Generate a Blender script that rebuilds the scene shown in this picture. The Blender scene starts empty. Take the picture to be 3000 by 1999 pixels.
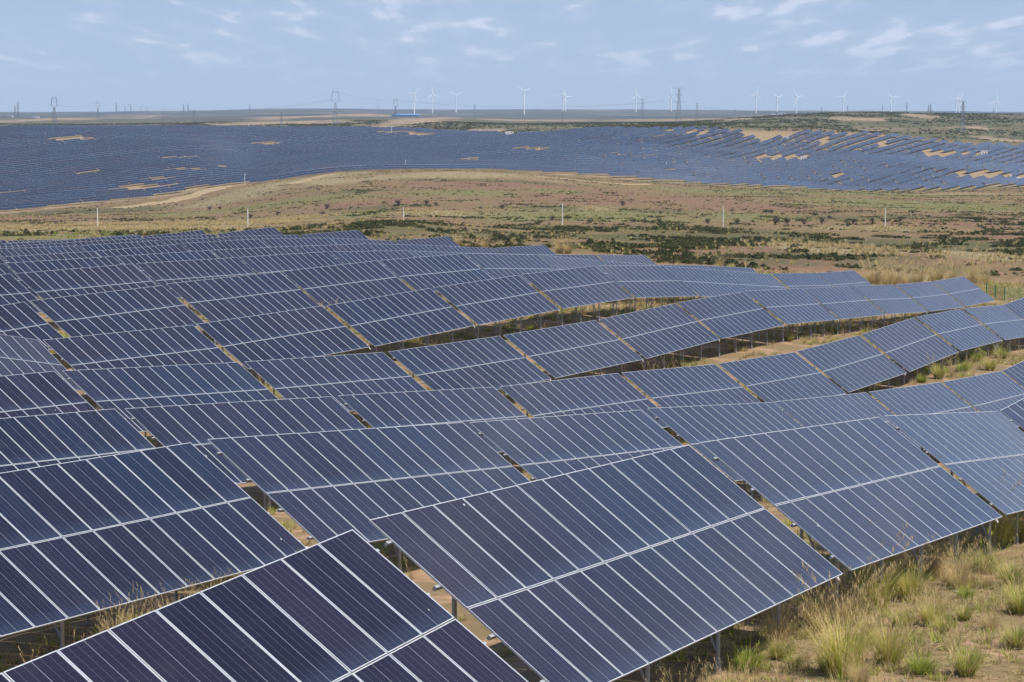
import bpy, math, random
import numpy as np
from mathutils import Vector, Matrix, Quaternion
random.seed(7); rng = np.random.default_rng(7)
R = math.radians
sc = bpy.context.scene
COL = sc.collection
ZC = 60.0                                   # height of the camera over the zero level

# ------------------------------------------------------------------ camera
FPX, PITCH = 6492.6, R(5.931)               # focal length in photo pixels (3000 wide)
CP, SP = math.cos(PITCH), math.sin(PITCH)
cam = bpy.data.cameras.new('camera'); camo = bpy.data.objects.new('camera', cam); COL.objects.link(camo)
cam.sensor_width = 36; cam.lens = FPX/3000*36; cam.clip_start = 1; cam.clip_end = 40000
camo.location = (0, 0, ZC); camo.rotation_euler = (R(90)-PITCH, 0, 0)
sc.camera = camo

# ------------------------------------------------------------------ sky, sun, exposure
SUN_AZ, SUN_EL = R(-18), R(56)              # from +x, counter-clockwise
w = bpy.data.worlds.new('World'); sc.world = w; w.use_nodes = True
def nd(nt, typ, **k):
    n = nt.nodes.new(typ)
    for a, b in k.items():
        if a == 'inp':
            for i, v in b.items():
                if hasattr(v, 'is_linked') or isinstance(v, bpy.types.NodeSocket): nt.links.new(v, n.inputs[i])
                else: n.inputs[i].default_value = v
        else: setattr(n, a, b)
    return n
def math_(nt, op, a, b=None, c=None, clamp=False):
    n = nd(nt, 'ShaderNodeMath', operation=op, use_clamp=clamp)
    for i, v in enumerate((a, b, c)):
        if v is None: continue
        if isinstance(v, bpy.types.NodeSocket): nt.links.new(v, n.inputs[i])
        else: n.inputs[i].default_value = v
    return n.outputs[0]
def mix(nt, f, a, b, blend='MIX'):
    n = nd(nt, 'ShaderNodeMix', data_type='RGBA', blend_type=blend)
    for i, v in ((0, f), (6, a), (7, b)):
        if isinstance(v, bpy.types.NodeSocket): nt.links.new(v, n.inputs[i])
        else: n.inputs[i].default_value = v if i == 0 else (tuple(v)+(1,))[:4]
    return n.outputs[2]
def ramp(nt, v, a, b, smooth=True):
    n = nd(nt, 'ShaderNodeMapRange', interpolation_type='SMOOTHSTEP' if smooth else 'LINEAR')
    nt.links.new(v, n.inputs[0]); n.inputs[1].default_value = a; n.inputs[2].default_value = b
    return n.outputs[0]
def noise(nt, vec, scale, detail=4, rough=.55, dist=0):
    n = nd(nt, 'ShaderNodeTexNoise', inp={'Scale': scale, 'Detail': detail, 'Roughness': rough, 'Distortion': dist})
    if vec is not None: nt.links.new(vec, n.inputs['Vector'])
    return n.outputs['Fac']

nt = w.node_tree; nt.nodes.clear()
sky = nd(nt, 'ShaderNodeTexSky', sky_type='NISHITA', sun_disc=False, sun_elevation=SUN_EL,
         sun_rotation=math.pi/2-SUN_AZ, altitude=1300, air_density=1.0, dust_density=.6, ozone_density=2.2)
geo = nd(nt, 'ShaderNodeTexCoord')
sep = nd(nt, 'ShaderNodeSeparateXYZ', inp={0: geo.outputs['Generated']})
zz = math_(nt, 'ADD', math_(nt, 'MAXIMUM', sep.outputs[2], 0.0), .055)
px_ = math_(nt, 'DIVIDE', sep.outputs[0], zz); py_ = math_(nt, 'DIVIDE', sep.outputs[1], zz)
cv = nd(nt, 'ShaderNodeCombineXYZ', inp={0: px_, 1: math_(nt, 'MULTIPLY', py_, .24), 2: 26.6}).outputs[0]
c1 = noise(nt, cv, 5.2, 6, .52, .15); c2 = noise(nt, cv, 1.3, 2, .5)
cs = math_(nt, 'ADD', c1, math_(nt, 'MULTIPLY', math_(nt, 'SUBTRACT', c2, .5), .75))
cover = math_(nt, 'ADD', math_(nt, 'MULTIPLY', ramp(nt, cs, .585, .74), .72), math_(nt, 'MULTIPLY', ramp(nt, cs, .42, .64), .22))
fade = ramp(nt, sep.outputs[2], .006, .034)
cover = math_(nt, 'MULTIPLY', math_(nt, 'MULTIPLY', cover, fade), .40)
grad = mix(nt, ramp(nt, sep.outputs[2], .0, .12), (4.5, 5.9, 8.5), (3.7, 5.1, 8.2))
grad = mix(nt, ramp(nt, sep.outputs[2], .10, .95), grad, (1.5, 2.7, 5.4))
skyc = mix(nt, .72, sky.outputs[0], grad)
skyc = mix(nt, cover, skyc, (11.5, 11.2, 12.4))
bg = nd(nt, 'ShaderNodeBackground', inp={0: skyc, 1: .072})
out = nd(nt, 'ShaderNodeOutputWorld', inp={0: bg.outputs[0]})

sun = bpy.data.lights.new('sun', 'SUN'); so = bpy.data.objects.new('sun', sun); COL.objects.link(so)
sun.energy = 5.0; sun.angle = R(.53); sun.color = (1, .94, .85)
sd = Vector((math.cos(SUN_EL)*math.cos(SUN_AZ), math.cos(SUN_EL)*math.sin(SUN_AZ), math.sin(SUN_EL)))
so.rotation_euler = sd.to_track_quat('Z', 'Y').to_euler(); so.location = (300, -100, 400)
sc.view_settings.view_transform = 'Standard'; sc.view_settings.look = 'None'
sc.view_settings.gamma = 1; sc.view_settings.use_curve_mapping = False
sc.view_settings.exposure = 0.36
sc.render.engine = 'CYCLES'
sc.cycles.max_bounces = 5; sc.cycles.diffuse_bounces = 2; sc.cycles.glossy_bounces = 2
sc.cycles.transparent_max_bounces = 8; sc.cycles.volume_bounces = 1
sc.cycles.use_denoising = True

# ------------------------------------------------------------------ helpers
def tag(o, label=None, cat=None, group=None, kind=None):
    if label: o['label'] = label
    if cat: o['category'] = cat
    if group: o['group'] = group
    if kind: o['kind'] = kind
    return o
def link(o, parent=None):
    COL.objects.link(o)
    if parent is not None: o.parent = parent
    return o
def empty(name, loc=(0, 0, 0), rz=0, **k):
    o = link(bpy.data.objects.new(name, None)); o.location = loc; o.rotation_euler = (0, 0, rz)
    o.empty_display_size = .5
    return tag(o, **k)
class MB:
    def __init__(s): s.v = []; s.f = []; s.m = []; s.uv = []
    def quad(s, p, m=0, uv=None):
        b = len(s.v); s.v += [tuple(q) for q in p]; s.f.append(tuple(range(b, b+len(p)))); s.m.append(m)
        s.uv += list(uv) if uv else [(0, 0)]*len(p)
    def box(s, c, d, m=0, rot=None):
        x, y, z = d[0]/2, d[1]/2, d[2]/2
        P = [Vector((i*x, j*y, k*z)) for i in (-1, 1) for j in (-1, 1) for k in (-1, 1)]
        if rot: P = [rot @ q for q in P]
        P = [q+Vector(c) for q in P]
        for a in ((0, 1, 3, 2), (4, 6, 7, 5), (0, 4, 5, 1), (2, 3, 7, 6), (0, 2, 6, 4), (1, 5, 7, 3)):
            s.quad([P[i] for i in a], m)
    def tube(s, a, b, r0, r1=None, n=8, m=0, cap=True):
        a = Vector(a); b = Vector(b); r1 = r0 if r1 is None else r1
        d = (b-a).normalized(); u = d.orthogonal().normalized(); v = d.cross(u)
        c = [(math.cos(2*math.pi*i/n), math.sin(2*math.pi*i/n)) for i in range(n)]
        A = [a+(u*x+v*y)*r0 for x, y in c]; B = [b+(u*x+v*y)*r1 for x, y in c]
        for i in range(n):
            j = (i+1) % n; s.quad([A[i], A[j], B[j], B[i]], m)
        if cap: s.quad(A[::-1], m); s.quad(B, m)
    def mesh(s, name, mats):
        me = bpy.data.meshes.new(name); me.from_pydata(s.v, [], s.f)
        for m in mats: me.materials.append(m)
        me.polygons.foreach_set('material_index', s.m)
        if any(u != (0, 0) for u in s.uv):
            l = me.uv_layers.new(name='UVMap'); l.data.foreach_set('uv', [c for u in s.uv for c in u])
        me.update(); return me
    def build(s, name, mats, parent=None):
        return link(bpy.data.objects.new(name, s.mesh(name, mats)), parent)

def mat(name, color, rough=.7, metal=0, spec=.5):
    m = bpy.data.materials.new(name); m.use_nodes = True
    b = m.node_tree.nodes['Principled BSDF']
    b.inputs['Base Color'].default_value = tuple(color)+(1,); b.inputs['Roughness'].default_value = rough
    b.inputs['Metallic'].default_value = metal; b.inputs['Specular IOR Level'].default_value = spec
    return m
def varied(name, ca, cb, scale, rough=.7, metal=0, coord='Object', spec=.5):
    m = mat(name, ca, rough, metal, spec); nt = m.node_tree; b = nt.nodes['Principled BSDF']
    tc = nd(nt, 'ShaderNodeTexCoord')
    n = noise(nt, tc.outputs[coord], scale, 5, .6)
    nt.links.new(mix(nt, ramp(nt, n, .35, .65), ca, cb), b.inputs['Base Color'])
    return m

# smooth 2-D value noise in numpy
_tab = rng.random((256, 256))
def vnoise(x, y, octaves=4, gain=.5):
    t = 0; a = 1; s = 0
    for o in range(octaves):
        xi = np.floor(x).astype(int); yi = np.floor(y).astype(int); fx = x-xi; fy = y-yi
        fx = fx*fx*(3-2*fx); fy = fy*fy*(3-2*fy)
        g = lambda i, j: _tab[(i+17*o) % 256, (j+31*o) % 256]
        v = (g(xi, yi)*(1-fx)+g(xi+1, yi)*fx)*(1-fy)+(g(xi, yi+1)*(1-fx)+g(xi+1, yi+1)*fx)*fy
        t = t+a*v; s += a; a *= gain; x = x*2.03+5.1; y = y*2.03+1.7
    return t/s
def sstep(x, a, b):
    t = np.clip((x-a)/(b-a), 0, 1); return t*t*(3-2*t)
# ------------------------------------------------------------------ surveyed tables: row, number, centre x y z, lengthwise slope, bearing, tilt
T0 = """
A 0 -5.775 29.179 52.934 1.56 65.27 35.31
A 1 0.811 43.281 52.808 -3.0 64.63 35.29
A 2 7.504 57.325 51.754 -4.91 64.75 35.18
A 3 14.072 71.35 50.227 -6.52 65.08 35.17
A 4 20.66 85.327 49.337 -0.0 64.53 35.18
B 0 -11.594 50.724 51.697 -2.69 65.1 35.08
B 1 -4.845 64.795 50.627 -5.57 64.41 34.68
B 2 1.781 78.718 49.13 -5.42 64.76 34.3
B 3 8.528 92.713 47.649 -5.85 64.21 34.52
B 4 15.071 106.626 46.203 -4.95 64.89 35.18
B 5 21.614 120.629 44.944 -4.42 64.94 35.34
B 6 28.189 134.627 43.847 -3.59 64.83 35.08
B 7 34.793 148.617 43.349 -0.0 64.53 35.18
C 0 -17.795 73.468 49.703 -4.0 64.0 35.39
C 1 -10.995 87.41 48.478 -4.94 64.33 35.18
C 2 -4.211 101.329 47.156 -5.01 63.98 35.18
C 3 2.608 115.287 45.993 -3.53 64.41 35.71
C 4 9.3 129.257 44.964 -4.08 64.55 35.39
C 5 16.003 143.253 44.031 -2.9 64.49 34.88
C 6 22.613 157.273 43.523 -1.09 64.97 35.13
C 7 29.237 171.339 43.402 -0.01 64.9 35.24
C 8 35.88 185.387 43.131 -2.07 64.82 34.69
C 9 42.6 199.397 42.417 -3.33 64.41 34.71
C 10 49.217 213.359 41.963 -0.0 64.53 35.18
D 0 -24.118 93.256 48.586 -2.68 63.7 34.87
D 1 -17.382 107.257 47.62 -4.37 65.0 35.02
D 2 -10.725 121.32 46.53 -3.7 64.66 35.28
D 3 -4.043 135.359 45.783 -1.73 64.65 34.72
D 4 2.648 149.412 45.406 -1.16 64.53 34.75
D 5 9.334 163.456 45.24 -0.09 64.49 35.01
D 6 15.985 177.501 45.111 -1.05 64.65 35.27
D 7 22.695 191.586 44.574 -3.34 64.59 35.36
D 8 29.278 205.643 43.682 -3.22 65.11 35.31
D 9 35.877 219.692 42.752 -3.75 64.61 35.03
D 10 42.502 233.731 41.893 -2.78 64.98 35.39
D 11 48.958 247.82 41.268 -1.93 65.81 35.34
E 0 -29.394 114.968 48.802 -10.52 64.28 35.63
E 1 -22.816 128.838 47.138 -1.8 64.97 35.43
E 2 -16.177 142.81 46.885 -0.22 64.19 35.17
E 3 -9.366 156.814 46.878 0.4 64.31 34.94
E 4 -2.697 170.853 46.9 -0.34 65.2 35.27
E 5 3.942 184.92 46.763 -0.98 64.68 35.24
E 6 10.753 198.949 46.151 -3.73 64.17 35.98
E 7 17.488 212.833 44.921 -5.26 64.07 36.11
E 8 24.074 226.733 43.528 -5.26 64.96 35.98
E 9 30.654 240.685 42.429 -3.63 64.32 35.3
E 10 37.222 254.645 41.571 -2.68 64.98 35.1
F 0 -34.363 134.135 47.723 1.13 64.56 35.37
F 1 -27.717 148.224 47.857 -0.34 65.15 34.98
F 2 -21.071 162.24 47.825 -0.51 64.12 34.42
F 3 -14.424 176.164 47.723 -0.35 64.75 35.11
F 4 -7.724 190.166 47.511 -1.26 64.38 34.81
F 5 -0.904 204.171 46.852 -3.83 64.23 34.86
F 6 5.781 218.058 45.591 -5.76 64.35 35.18
F 7 12.421 231.909 44.145 -5.11 64.23 35.18
F 8 18.999 245.828 42.934 -3.89 65.06 35.18
F 9 25.585 259.738 41.768 -4.61 64.12 36.77
G 0 -40.209 156.079 48.209 -1.14 64.5 35.55
G 1 -33.585 170.116 47.935 -0.84 65.04 35.74
G 2 -26.946 184.207 47.613 -1.58 64.78 35.51
G 3 -20.369 198.199 47.218 -1.41 64.79 35.18
G 4 -13.641 212.263 46.611 -2.88 64.5 35.18
G 5 -7.331 226.307 45.643 -4.31 66.94 35.18
G 6 -0.855 240.274 44.554 -3.87 63.23 35.18
G 7 6.286 254.075 43.57 -3.46 62.32 35.18
G 8 13.282 267.94 42.626 -3.56 64.34 35.18
H 0 -45.675 178.045 47.45 -1.2 64.53 35.18
H 1 -39.291 192.617 47.11 -1.24 64.08 35.18
H 2 -32.498 206.62 46.775 -1.21 64.31 35.18
H 3 -25.828 220.561 46.393 -1.71 64.36 35.18
H 4 -19.134 234.533 45.862 -2.07 64.4 35.18
H 5 -12.345 248.493 45.065 -3.84 63.82 35.18
H 6 -5.536 262.394 43.955 -4.21 63.94 35.18
H 7 0.986 276.361 43.165 -1.72 65.64 34.68
I 0 -45.571 218.143 45.962 -1.25 66.14 35.18
I 1 -39.154 232.08 45.75 -0.31 64.05 35.18
I 2 -32.302 246.017 45.605 -1.14 63.67 35.18
I 3 -25.326 259.993 45.111 -2.72 63.65 35.18
I 4 -18.417 273.877 44.184 -4.16 63.49 35.18
I 5 -11.719 287.808 43.496 -0.8 65.01 34.96
I 9 -51.932 203.51 46.3 -1.2 64.53 35.18
J 0 -51.659 242.241 45.148 -2.06 66.96 35.18
J 1 -45.223 256.209 44.797 -0.71 63.37 35.18
J 2 -38.307 270.093 44.521 -1.35 63.69 35.18
J 3 -31.4 284.013 44.088 -2.16 63.63 35.18
J 4 -24.514 297.994 43.751 -0.38 64.18 35.15
J 9 -58.324 228.248 45.448 -0.9 64.53 35.18
K 0 -57.051 263.64 44.121 -0.9 64.53 35.18
K 1 -50.386 277.633 43.871 -1.09 63.86 35.18
K 2 -43.423 291.632 43.619 -1.11 63.55 35.18
K 3 -36.746 305.605 43.609 0.76 65.25 34.62
L 0 -61.183 284.285 43.242 -0.9 64.53 35.18
L 1 -54.518 298.279 43.042 -0.9 64.53 35.18
L 2 -47.852 312.272 42.842 0.55 64.53 35.18
M 0 -71.842 291.43 42.271 -0.9 64.53 35.18
M 1 -65.176 305.424 42.121 -0.9 64.53 35.18
M 2 -58.511 319.418 41.971 -0.4 64.53 35.18
N 0 -74.394 303.675 41.994 0.0 64.53 35.18
N 1 -67.73 317.66 41.592 -2.21 64.54 35.18
"""

TAB = []
for ln in T0.strip().splitlines():
    q = ln.split(); TAB.append((q[0], int(q[1]))+tuple(float(v) for v in q[2:]))
NPX, PWID, PLEN = 13, 1.154, 2.288
WT = NPX*PWID; LT = 2*PLEN
def frame_of(s, az, b):
    s, az, b = R(s), R(az), R(b)
    e = Vector((math.cos(s)*math.cos(az), math.cos(s)*math.sin(az), math.sin(s)))
    h = Vector((math.sin(az), -math.cos(az), 0))
    up = e.cross(h)
    if up.z < 0: up = -up
    dn = h*math.cos(b)-up*math.sin(b)
    return e, dn, e.cross(-dn)
CLEAR = {'A': 1.0, 'B': 1.25}

# ------------------------------------------------------------------ terrain
gp = []
for r, c, x, y, z, s, az, b in TAB:
    e, dn, n = frame_of(s, az, b); cl = CLEAR.get(r, 1.5)
    top = Vector((x, y, z))
    for u in (-.5, -.17, .17, .5):
        p = top+e*u*WT+dn*LT; gp.append((p.x, p.y, p.z-cl))
        p = top+e*u*WT; gp.append((p.x, p.y, top.z+e.z*u*WT+dn.z*LT-cl))
gp = np.array(gp)
A_ = np.c_[gp[:, :2], np.ones(len(gp))]; PL = np.linalg.lstsq(A_, gp[:, 2], rcond=None)[0]
resid = gp[:, 2]-A_ @ PL
gx = np.arange(-170, 171, 4.); gy = np.arange(-60, 521, 4.)
GX, GY = np.meshgrid(gx, gy)
d2 = (GX.ravel()[:, None]-gp[None, :, 0])**2+(GY.ravel()[:, None]-gp[None, :, 1])**2
wt = np.exp(-d2/(2*6.5**2))+.02*np.exp(-d2/(2*30**2))
NEAR = ((wt*resid).sum(1)/(wt.sum(1)+1e-4)).reshape(GX.shape)+GX*PL[0]+GY*PL[1]+PL[2]
del d2, wt
def bil(G, fx, fy):
    fx = np.clip(fx, 0, G.shape[1]-1.001); fy = np.clip(fy, 0, G.shape[0]-1.001)
    i = fx.astype(int); j = fy.astype(int); a = fx-i; b = fy-j
    return (G[j, i]*(1-a)+G[j, i+1]*a)*(1-b)+(G[j+1, i]*(1-a)+G[j+1, i+1]*a)*b

# survey lines: bearing (as photo column), then distance : sight height (photo row)
SURV = {
 0: '320:703 450:688 600:675 757:664 1000:646 1315:631 1480:598 1700:550 1980:487 2280:425 2570:371 2750:375 3200:380 4000:366 5000:352 5600:345 7000:349 10000:336 14000:329',
 600: '320:703 450:687 600:675 757:662 1100:632 1400:603 1540:582 1640:548 1760:512 1900:480 2100:450 2400:412 2750:372 3000:373 3300:374 4000:362 5200:353 7000:345 10000:333 14000:325',
 760: '320:705 450:687 600:675 757:662 1000:640 1250:596 1380:552 1450:538 1520:538 1620:541 1750:525 1900:505 2100:475 2400:430 2750:379 3000:374 3300:371 4000:362 5200:348 7000:342 10000:328 14000:319',
 1000: '320:714 450:690 600:650 680:649 757:652 1000:620 1250:560 1400:528 1500:508 1600:504 1700:502 1900:480 2100:455 2400:425 2800:379 3000:376 3300:370 4000:358 5200:345 7000:338 10000:325 14000:319',
 1200: '320:728 450:698 560:648 680:648 757:650 1000:607 1300:540 1500:499 1600:500 1700:498 1900:480 2100:455 2400:420 2700:390 2850:379 3000:376 3300:361 3600:366 5000:348 6000:345 8000:343 11000:333 14000:320',
 1340: '320:740 450:706 600:668 757:660 1000:607 1300:540 1500:501 1600:501 1700:498 1900:480 2100:455 2400:420 2700:394 2850:388 3000:378 3300:353 3600:360 5000:346 6000:346 8000:343 11000:333 14000:321',
 1500: '320:748 450:712 600:680 757:658 1000:608 1300:545 1500:507 1620:503 1750:499 1900:482 2100:452 2300:425 2600:393 2800:391 3100:366 3400:366 5000:358 8000:343 11000:330 14000:320',
 1680: '320:750 450:714 600:682 757:657 1000:609 1300:556 1500:526 1660:519 1800:500 2000:466 2200:431 2350:406 2480:380 2600:388 3000:376 3300:359 3700:362 5000:358 8000:343 11000:328 14000:320',
 2000: '320:765 450:722 600:687 757:665 1000:619 1300:575 1600:553 1720:547 1820:530 1950:506 2080:478 2160:456 2260:425 2330:394 2380:367 2480:374 3000:363 3300:360 4000:362 5000:356 9000:338 14000:322',
 2180: '320:775 450:726 600:692 757:666 1000:621 1300:578 1600:556 1730:551 1830:534 1950:508 2080:480 2170:454 2270:425 2340:394 2385:365 2480:370 3000:360 3300:353 3600:347 5000:350 9000:336 14000:324',
 2400: '320:790 450:730 600:698 757:667 1000:626 1300:586 1600:560 1740:556 1840:540 2000:505 2110:474 2200:445 2300:405 2370:380 2440:378 2700:374 3000:360 3300:340 3550:330 4500:345 9000:336 14000:325',
 2700: '320:805 450:738 600:701 757:667 1000:628 1300:590 1600:563 1760:558 1850:542 2000:508 2150:468 2280:436 2400:407 2500:405 2700:394 3000:366 3300:345 3550:332 4500:345 9000:336 14000:326',
 3000: '320:820 450:743 600:703 757:668 1000:630 1300:590 1600:562 1770:554 1850:538 1960:518 2100:482 2240:448 2360:428 2500:420 2750:398 3100:366 3500:336 4500:348 9000:338 14000:328',
}
def z_at(y, D):
    q = (999.5-y)/FPX; return D*(q*CP-SP)/(CP+q*SP)+ZC
LG = np.linspace(math.log(320), math.log(14000), 380)
XS = np.arange(-300, 3301, 30.)
cols = sorted(SURV); prof = []
for c in cols:
    pr = [tuple(map(float, q.split(':'))) for q in SURV[c].split()]
    D = np.array([p[0] for p in pr]); Z = np.array([z_at(p[1], p[0]) for p in pr])
    prof.append(np.interp(LG, np.log(D), Z))
prof = np.array(prof)
def blur(a, k, axis):
    g = np.exp(-.5*(np.arange(-3*k, 3*k+1)/k)**2); g /= g.sum()
    pad = [(0, 0), (0, 0)]; pad[axis] = (3*k, 3*k); b = np.pad(a, pad, mode='edge')
    return np.apply_along_axis(lambda v: np.convolve(v, g, 'valid'), axis, b)
FAR = np.array([[np.interp(x, cols, prof[:, j]) for x in XS] for j in range(len(LG))])
FAR = blur(blur(FAR, 2, 0), 2, 1)
TMAX = math.tan(R(15.5))
def zf(X, Y):
    X = np.atleast_1d(np.asarray(X, float)); Y = np.atleast_1d(np.asarray(Y, float))
    r = np.hypot(X, Y); ang = np.arctan2(X, Y)
    ac = np.clip(ang, -R(15.5), R(15.5)); t = np.tan(ac)
    D = np.maximum(r*np.cos(ac), 1.)
    far = bil(FAR, (1500+FPX*t/CP-XS[0])/30., (np.log(np.clip(D, 320, 14000))-LG[0])/(LG[1]-LG[0]))
    k = sstep(D, 1250, 1600)
    far = far+(vnoise(X/55.+9, Y/55.+3, 4)-.5)*sstep(D, 330, 600)*2.4*(1-k)+(vnoise(X/120.+9, Y/200.+3, 2)-.5)*k*(4.5+5*sstep(X, -20, 150))*(1-sstep(D, 2500, 2900))
    far = far+(vnoise(X/260.+9, Y/260.+3, 3)-.5)*sstep(D, 2700, 4500)*9
    near = bil(NEAR, (X-gx[0])/4., (Y-gy[0])/4.)
    near = near+(vnoise(X/3.+40, Y/3.+11, 4)-.5)*.28
    w_ = sstep(D, 335, 440)
    return near*(1-w_)+far*w_
def z1(x, y): return float(zf(x, y)[0])
def G(px, py, d0=20., d1=14000.):
    """ground point seen at a photo pixel"""
    cx = (px-1500)/FPX; cy = -(py-999.5)/FPX
    rx, ry, rz = cx, CP+cy*SP, -SP+cy*CP
    s = np.exp(np.linspace(math.log(d0), math.log(d1), 1600))
    h = ZC+rz*s-zf(rx*s, ry*s)
    k = np.where(h < 0)[0]
    if len(k) == 0: k = [len(s)-1]
    i = k[0]; a = s[i-1] if i else s[0]; b = s[i]
    t = a
    if i:
        t = a+(b-a)*h[i-1]/(h[i-1]-h[i]+1e-9)
    return float(rx*t), float(ry*t), z1(rx*t, ry*t)
def at(px, D):
    """ground point on the bearing of a photo column at a distance"""
    x = (px-1500)/FPX*CP*D
    return x, D, z1(x, D)
def z_ray(px, py, D):
    return z_at(py, D)

# polar ground sheet
angf = np.radians(np.arange(-17, 17.01, .075)); angb = np.radians(np.arange(22, 339, 6.))
ang = np.concatenate([angf, angb])
rr = np.concatenate([[0.01], np.exp(np.linspace(math.log(8), math.log(14000), 520))])
AA, RR = np.meshgrid(ang, rr)
VX = RR*np.sin(AA); VY = RR*np.cos(AA)
VZ = zf(VX.ravel(), VY.ravel()).reshape(VX.shape)
na = len(ang); nr = len(rr)
idx = np.arange(nr*na).reshape(nr, na)
a = idx[:-1, :]; b = np.roll(idx, -1, axis=1)[:-1, :]; c = np.roll(idx, -1, axis=1)[1:, :]; d = idx[1:, :]
faces = np.stack([a, d, c, b], -1).reshape(-1, 4)
me = bpy.data.meshes.new('ground')
me.vertices.add(nr*na); me.vertices.foreach_set('co', np.c_[VX.ravel(), VY.ravel(), VZ.ravel()].ravel())
me.loops.add(faces.size); me.loops.foreach_set('vertex_index', faces.ravel())
me.polygons.add(len(faces)); me.polygons.foreach_set('loop_start', np.arange(0, faces.size, 4))
me.polygons.foreach_set('use_smooth', np.ones(len(faces), bool))
me.update(calc_edges=True)
ground = link(bpy.data.objects.new('ground', me)); tag(ground, kind='structure')

# kinds of ground cover, as fields of the place: each patch is an ellipse on the ground
def patch(px, py, hw, hh, d0=330):
    x, y, z = G(px, py, d0); x2, y2, _ = G(px, py-hh, d0); x3, y3, _ = G(px, py+hh, d0)
    D = math.hypot(x, y)
    return x, y, hw*D/FPX, max(abs(y2-y3)/2, 4.)
def field(X, Y, patches, soft=.5):
    f = np.zeros_like(X)
    nx = (vnoise(X/34.+2, Y/60.+5, 3)-.5)*1.1
    for x, y, rx, ry in patches:
        q = np.sqrt(((X-x)/rx)**2+((Y-y)/ry)**2)+nx
        f = np.maximum(f, 1-sstep(q, 1-soft, 1+soft))
    return f
RED = [patch(*q) for q in ((1500, 545, 420, 12), (1780, 588, 260, 18), (2150, 603, 190, 20), (230, 640, 240, 12), (800, 588, 210, 7), (2680, 655, 240, 8),
       (2180, 740, 330, 34), (2330, 690, 300, 8), (1120, 595, 160, 10), (2900, 640, 120, 12), (2950, 700, 200, 14), (1350, 650, 60, 8), (2860, 565, 60, 3), (1850, 665, 120, 8), (2650, 760, 200, 16))]
GRN = [patch(*q) for q in ((1350, 566, 130, 8), (1610, 559, 110, 5), (1700, 634, 330, 16), (2230, 640, 200, 12), (2470, 588, 150, 7), (720, 610, 330, 10),
       (300, 688, 420, 10), (2700, 600, 330, 16), (2850, 840, 160, 30), (1050, 630, 130, 12), (2400, 566, 500, 5))]
STR = [patch(*q) for q in ((400, 663, 480, 9), (2500, 668, 170, 7), (2400, 724, 190, 12), (760, 655, 240, 10), (2660, 812, 110, 14), (1750, 610, 60, 6), (2850, 745, 120, 12), (1250, 625, 120, 8))]
SND = [patch(*q) for q in ((730, 556, 170, 14), (1300, 512, 330, 9), (960, 515, 160, 9), (2820, 569, 120, 4), (980, 530, 100, 10))]
VEG = [patch(*q) for q in ((1450, 690, 300, 16), (2200, 765, 260, 14), (1150, 665, 220, 14))]+[patch(*q) for q in ((1900, 675, 560, 10), (2350, 705, 420, 12), (2800, 720, 260, 22), (330, 616, 330, 7), (1180, 652, 170, 9), (2700, 790, 300, 22), (1900, 700, 260, 14),
       (1500, 532, 230, 4), (1250, 527, 110, 4), (2550, 640, 330, 6), (1150, 605, 200, 6), (1060, 560, 110, 4), (600, 603, 260, 4), (1700, 610, 300, 6), (2850, 860, 150, 24), (2400, 750, 260, 10))]
BARE = [patch(*q, d0=2400) for q in ((1060, 338, 90, 5), (1260, 346, 75, 6), (830, 358, 180, 4), (150, 351, 90, 5), (340, 343, 45, 3), (700, 366, 80, 3), (1550, 352, 180, 2), (2695, 341, 45, 5), (2500, 349, 90, 5),
        (2870, 376, 30, 5), (2780, 374, 90, 1.5), (1430, 383, 60, 5), (900, 341, 90, 3), (2150, 350, 60, 2), (2930, 412, 60, 4), (2540, 382, 40, 2), (1980, 352, 200, 2))]
def dmin(px): return np.interp(px, [-400, 0, 250, 527, 600, 760, 1200, 1600, 2000, 2400, 3000, 3400], [1290, 1325, 1440, 1590, 1640, 1655, 1580, 1650, 1730, 1750, 1780, 1790])
def dmax(px): return np.interp(px, [-400, 0, 600, 1200, 1450, 1600, 1850, 2000, 2400, 2700, 3000, 3400], [2520, 2540, 2735, 2830, 2700, 2540, 2440, 2385, 2350, 2385, 2350, 2330])
def colour_fields(X, Y):
    ang = np.clip(np.arctan2(X, Y), -R(15.5), R(15.5)); D = np.hypot(X, Y)*np.cos(ang); px = 1500+FPX*np.tan(ang)/CP
    red = field(X, Y, RED); grn = field(X, Y, GRN); stw = field(X, Y, STR, .35); snd = field(X, Y, SND)
    veg = (.30+.22*sstep(px, 1300, 1900)*(1-sstep(D, 520, 760)))*sstep(D, 330, 450)+.7*field(X, Y, VEG, .6)
    scrub = sstep(D, 330, 380)
    far = sstep(D-dmin(px), -6, 8)*(1-sstep(D-dmax(px), 0, 40))
    hill = sstep(D-dmax(px), 10, 120)
    bare = field(X, Y, BARE, .3)*hill
    n1 = vnoise(X/40.+1, Y/90.+8, 4)
    red = np.clip(red*1.0+.35*sstep(n1, .52, .62)*scrub, 0, 1)*(1-far)*(1-hill)
    veg = veg*(1-far)*(1-stw*.7)*(1-snd*.8)*(1-hill)
    return red, grn*(1-far)*(1-hill), stw, snd*(1-far), veg, far, hill, bare
fl = colour_fields(VX.ravel(), VY.ravel())
def cattr(name, r, g, b, a):
    at_ = me.attributes.new(name, 'FLOAT_COLOR', 'POINT')
    at_.data.foreach_set('color', np.stack([r, g, b, a], 1).astype(np.float32).ravel())
cattr('cover_a', fl[0], fl[1], fl[2], fl[3]); cattr('cover_b', fl[4], fl[5], fl[6], fl[7])

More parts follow.
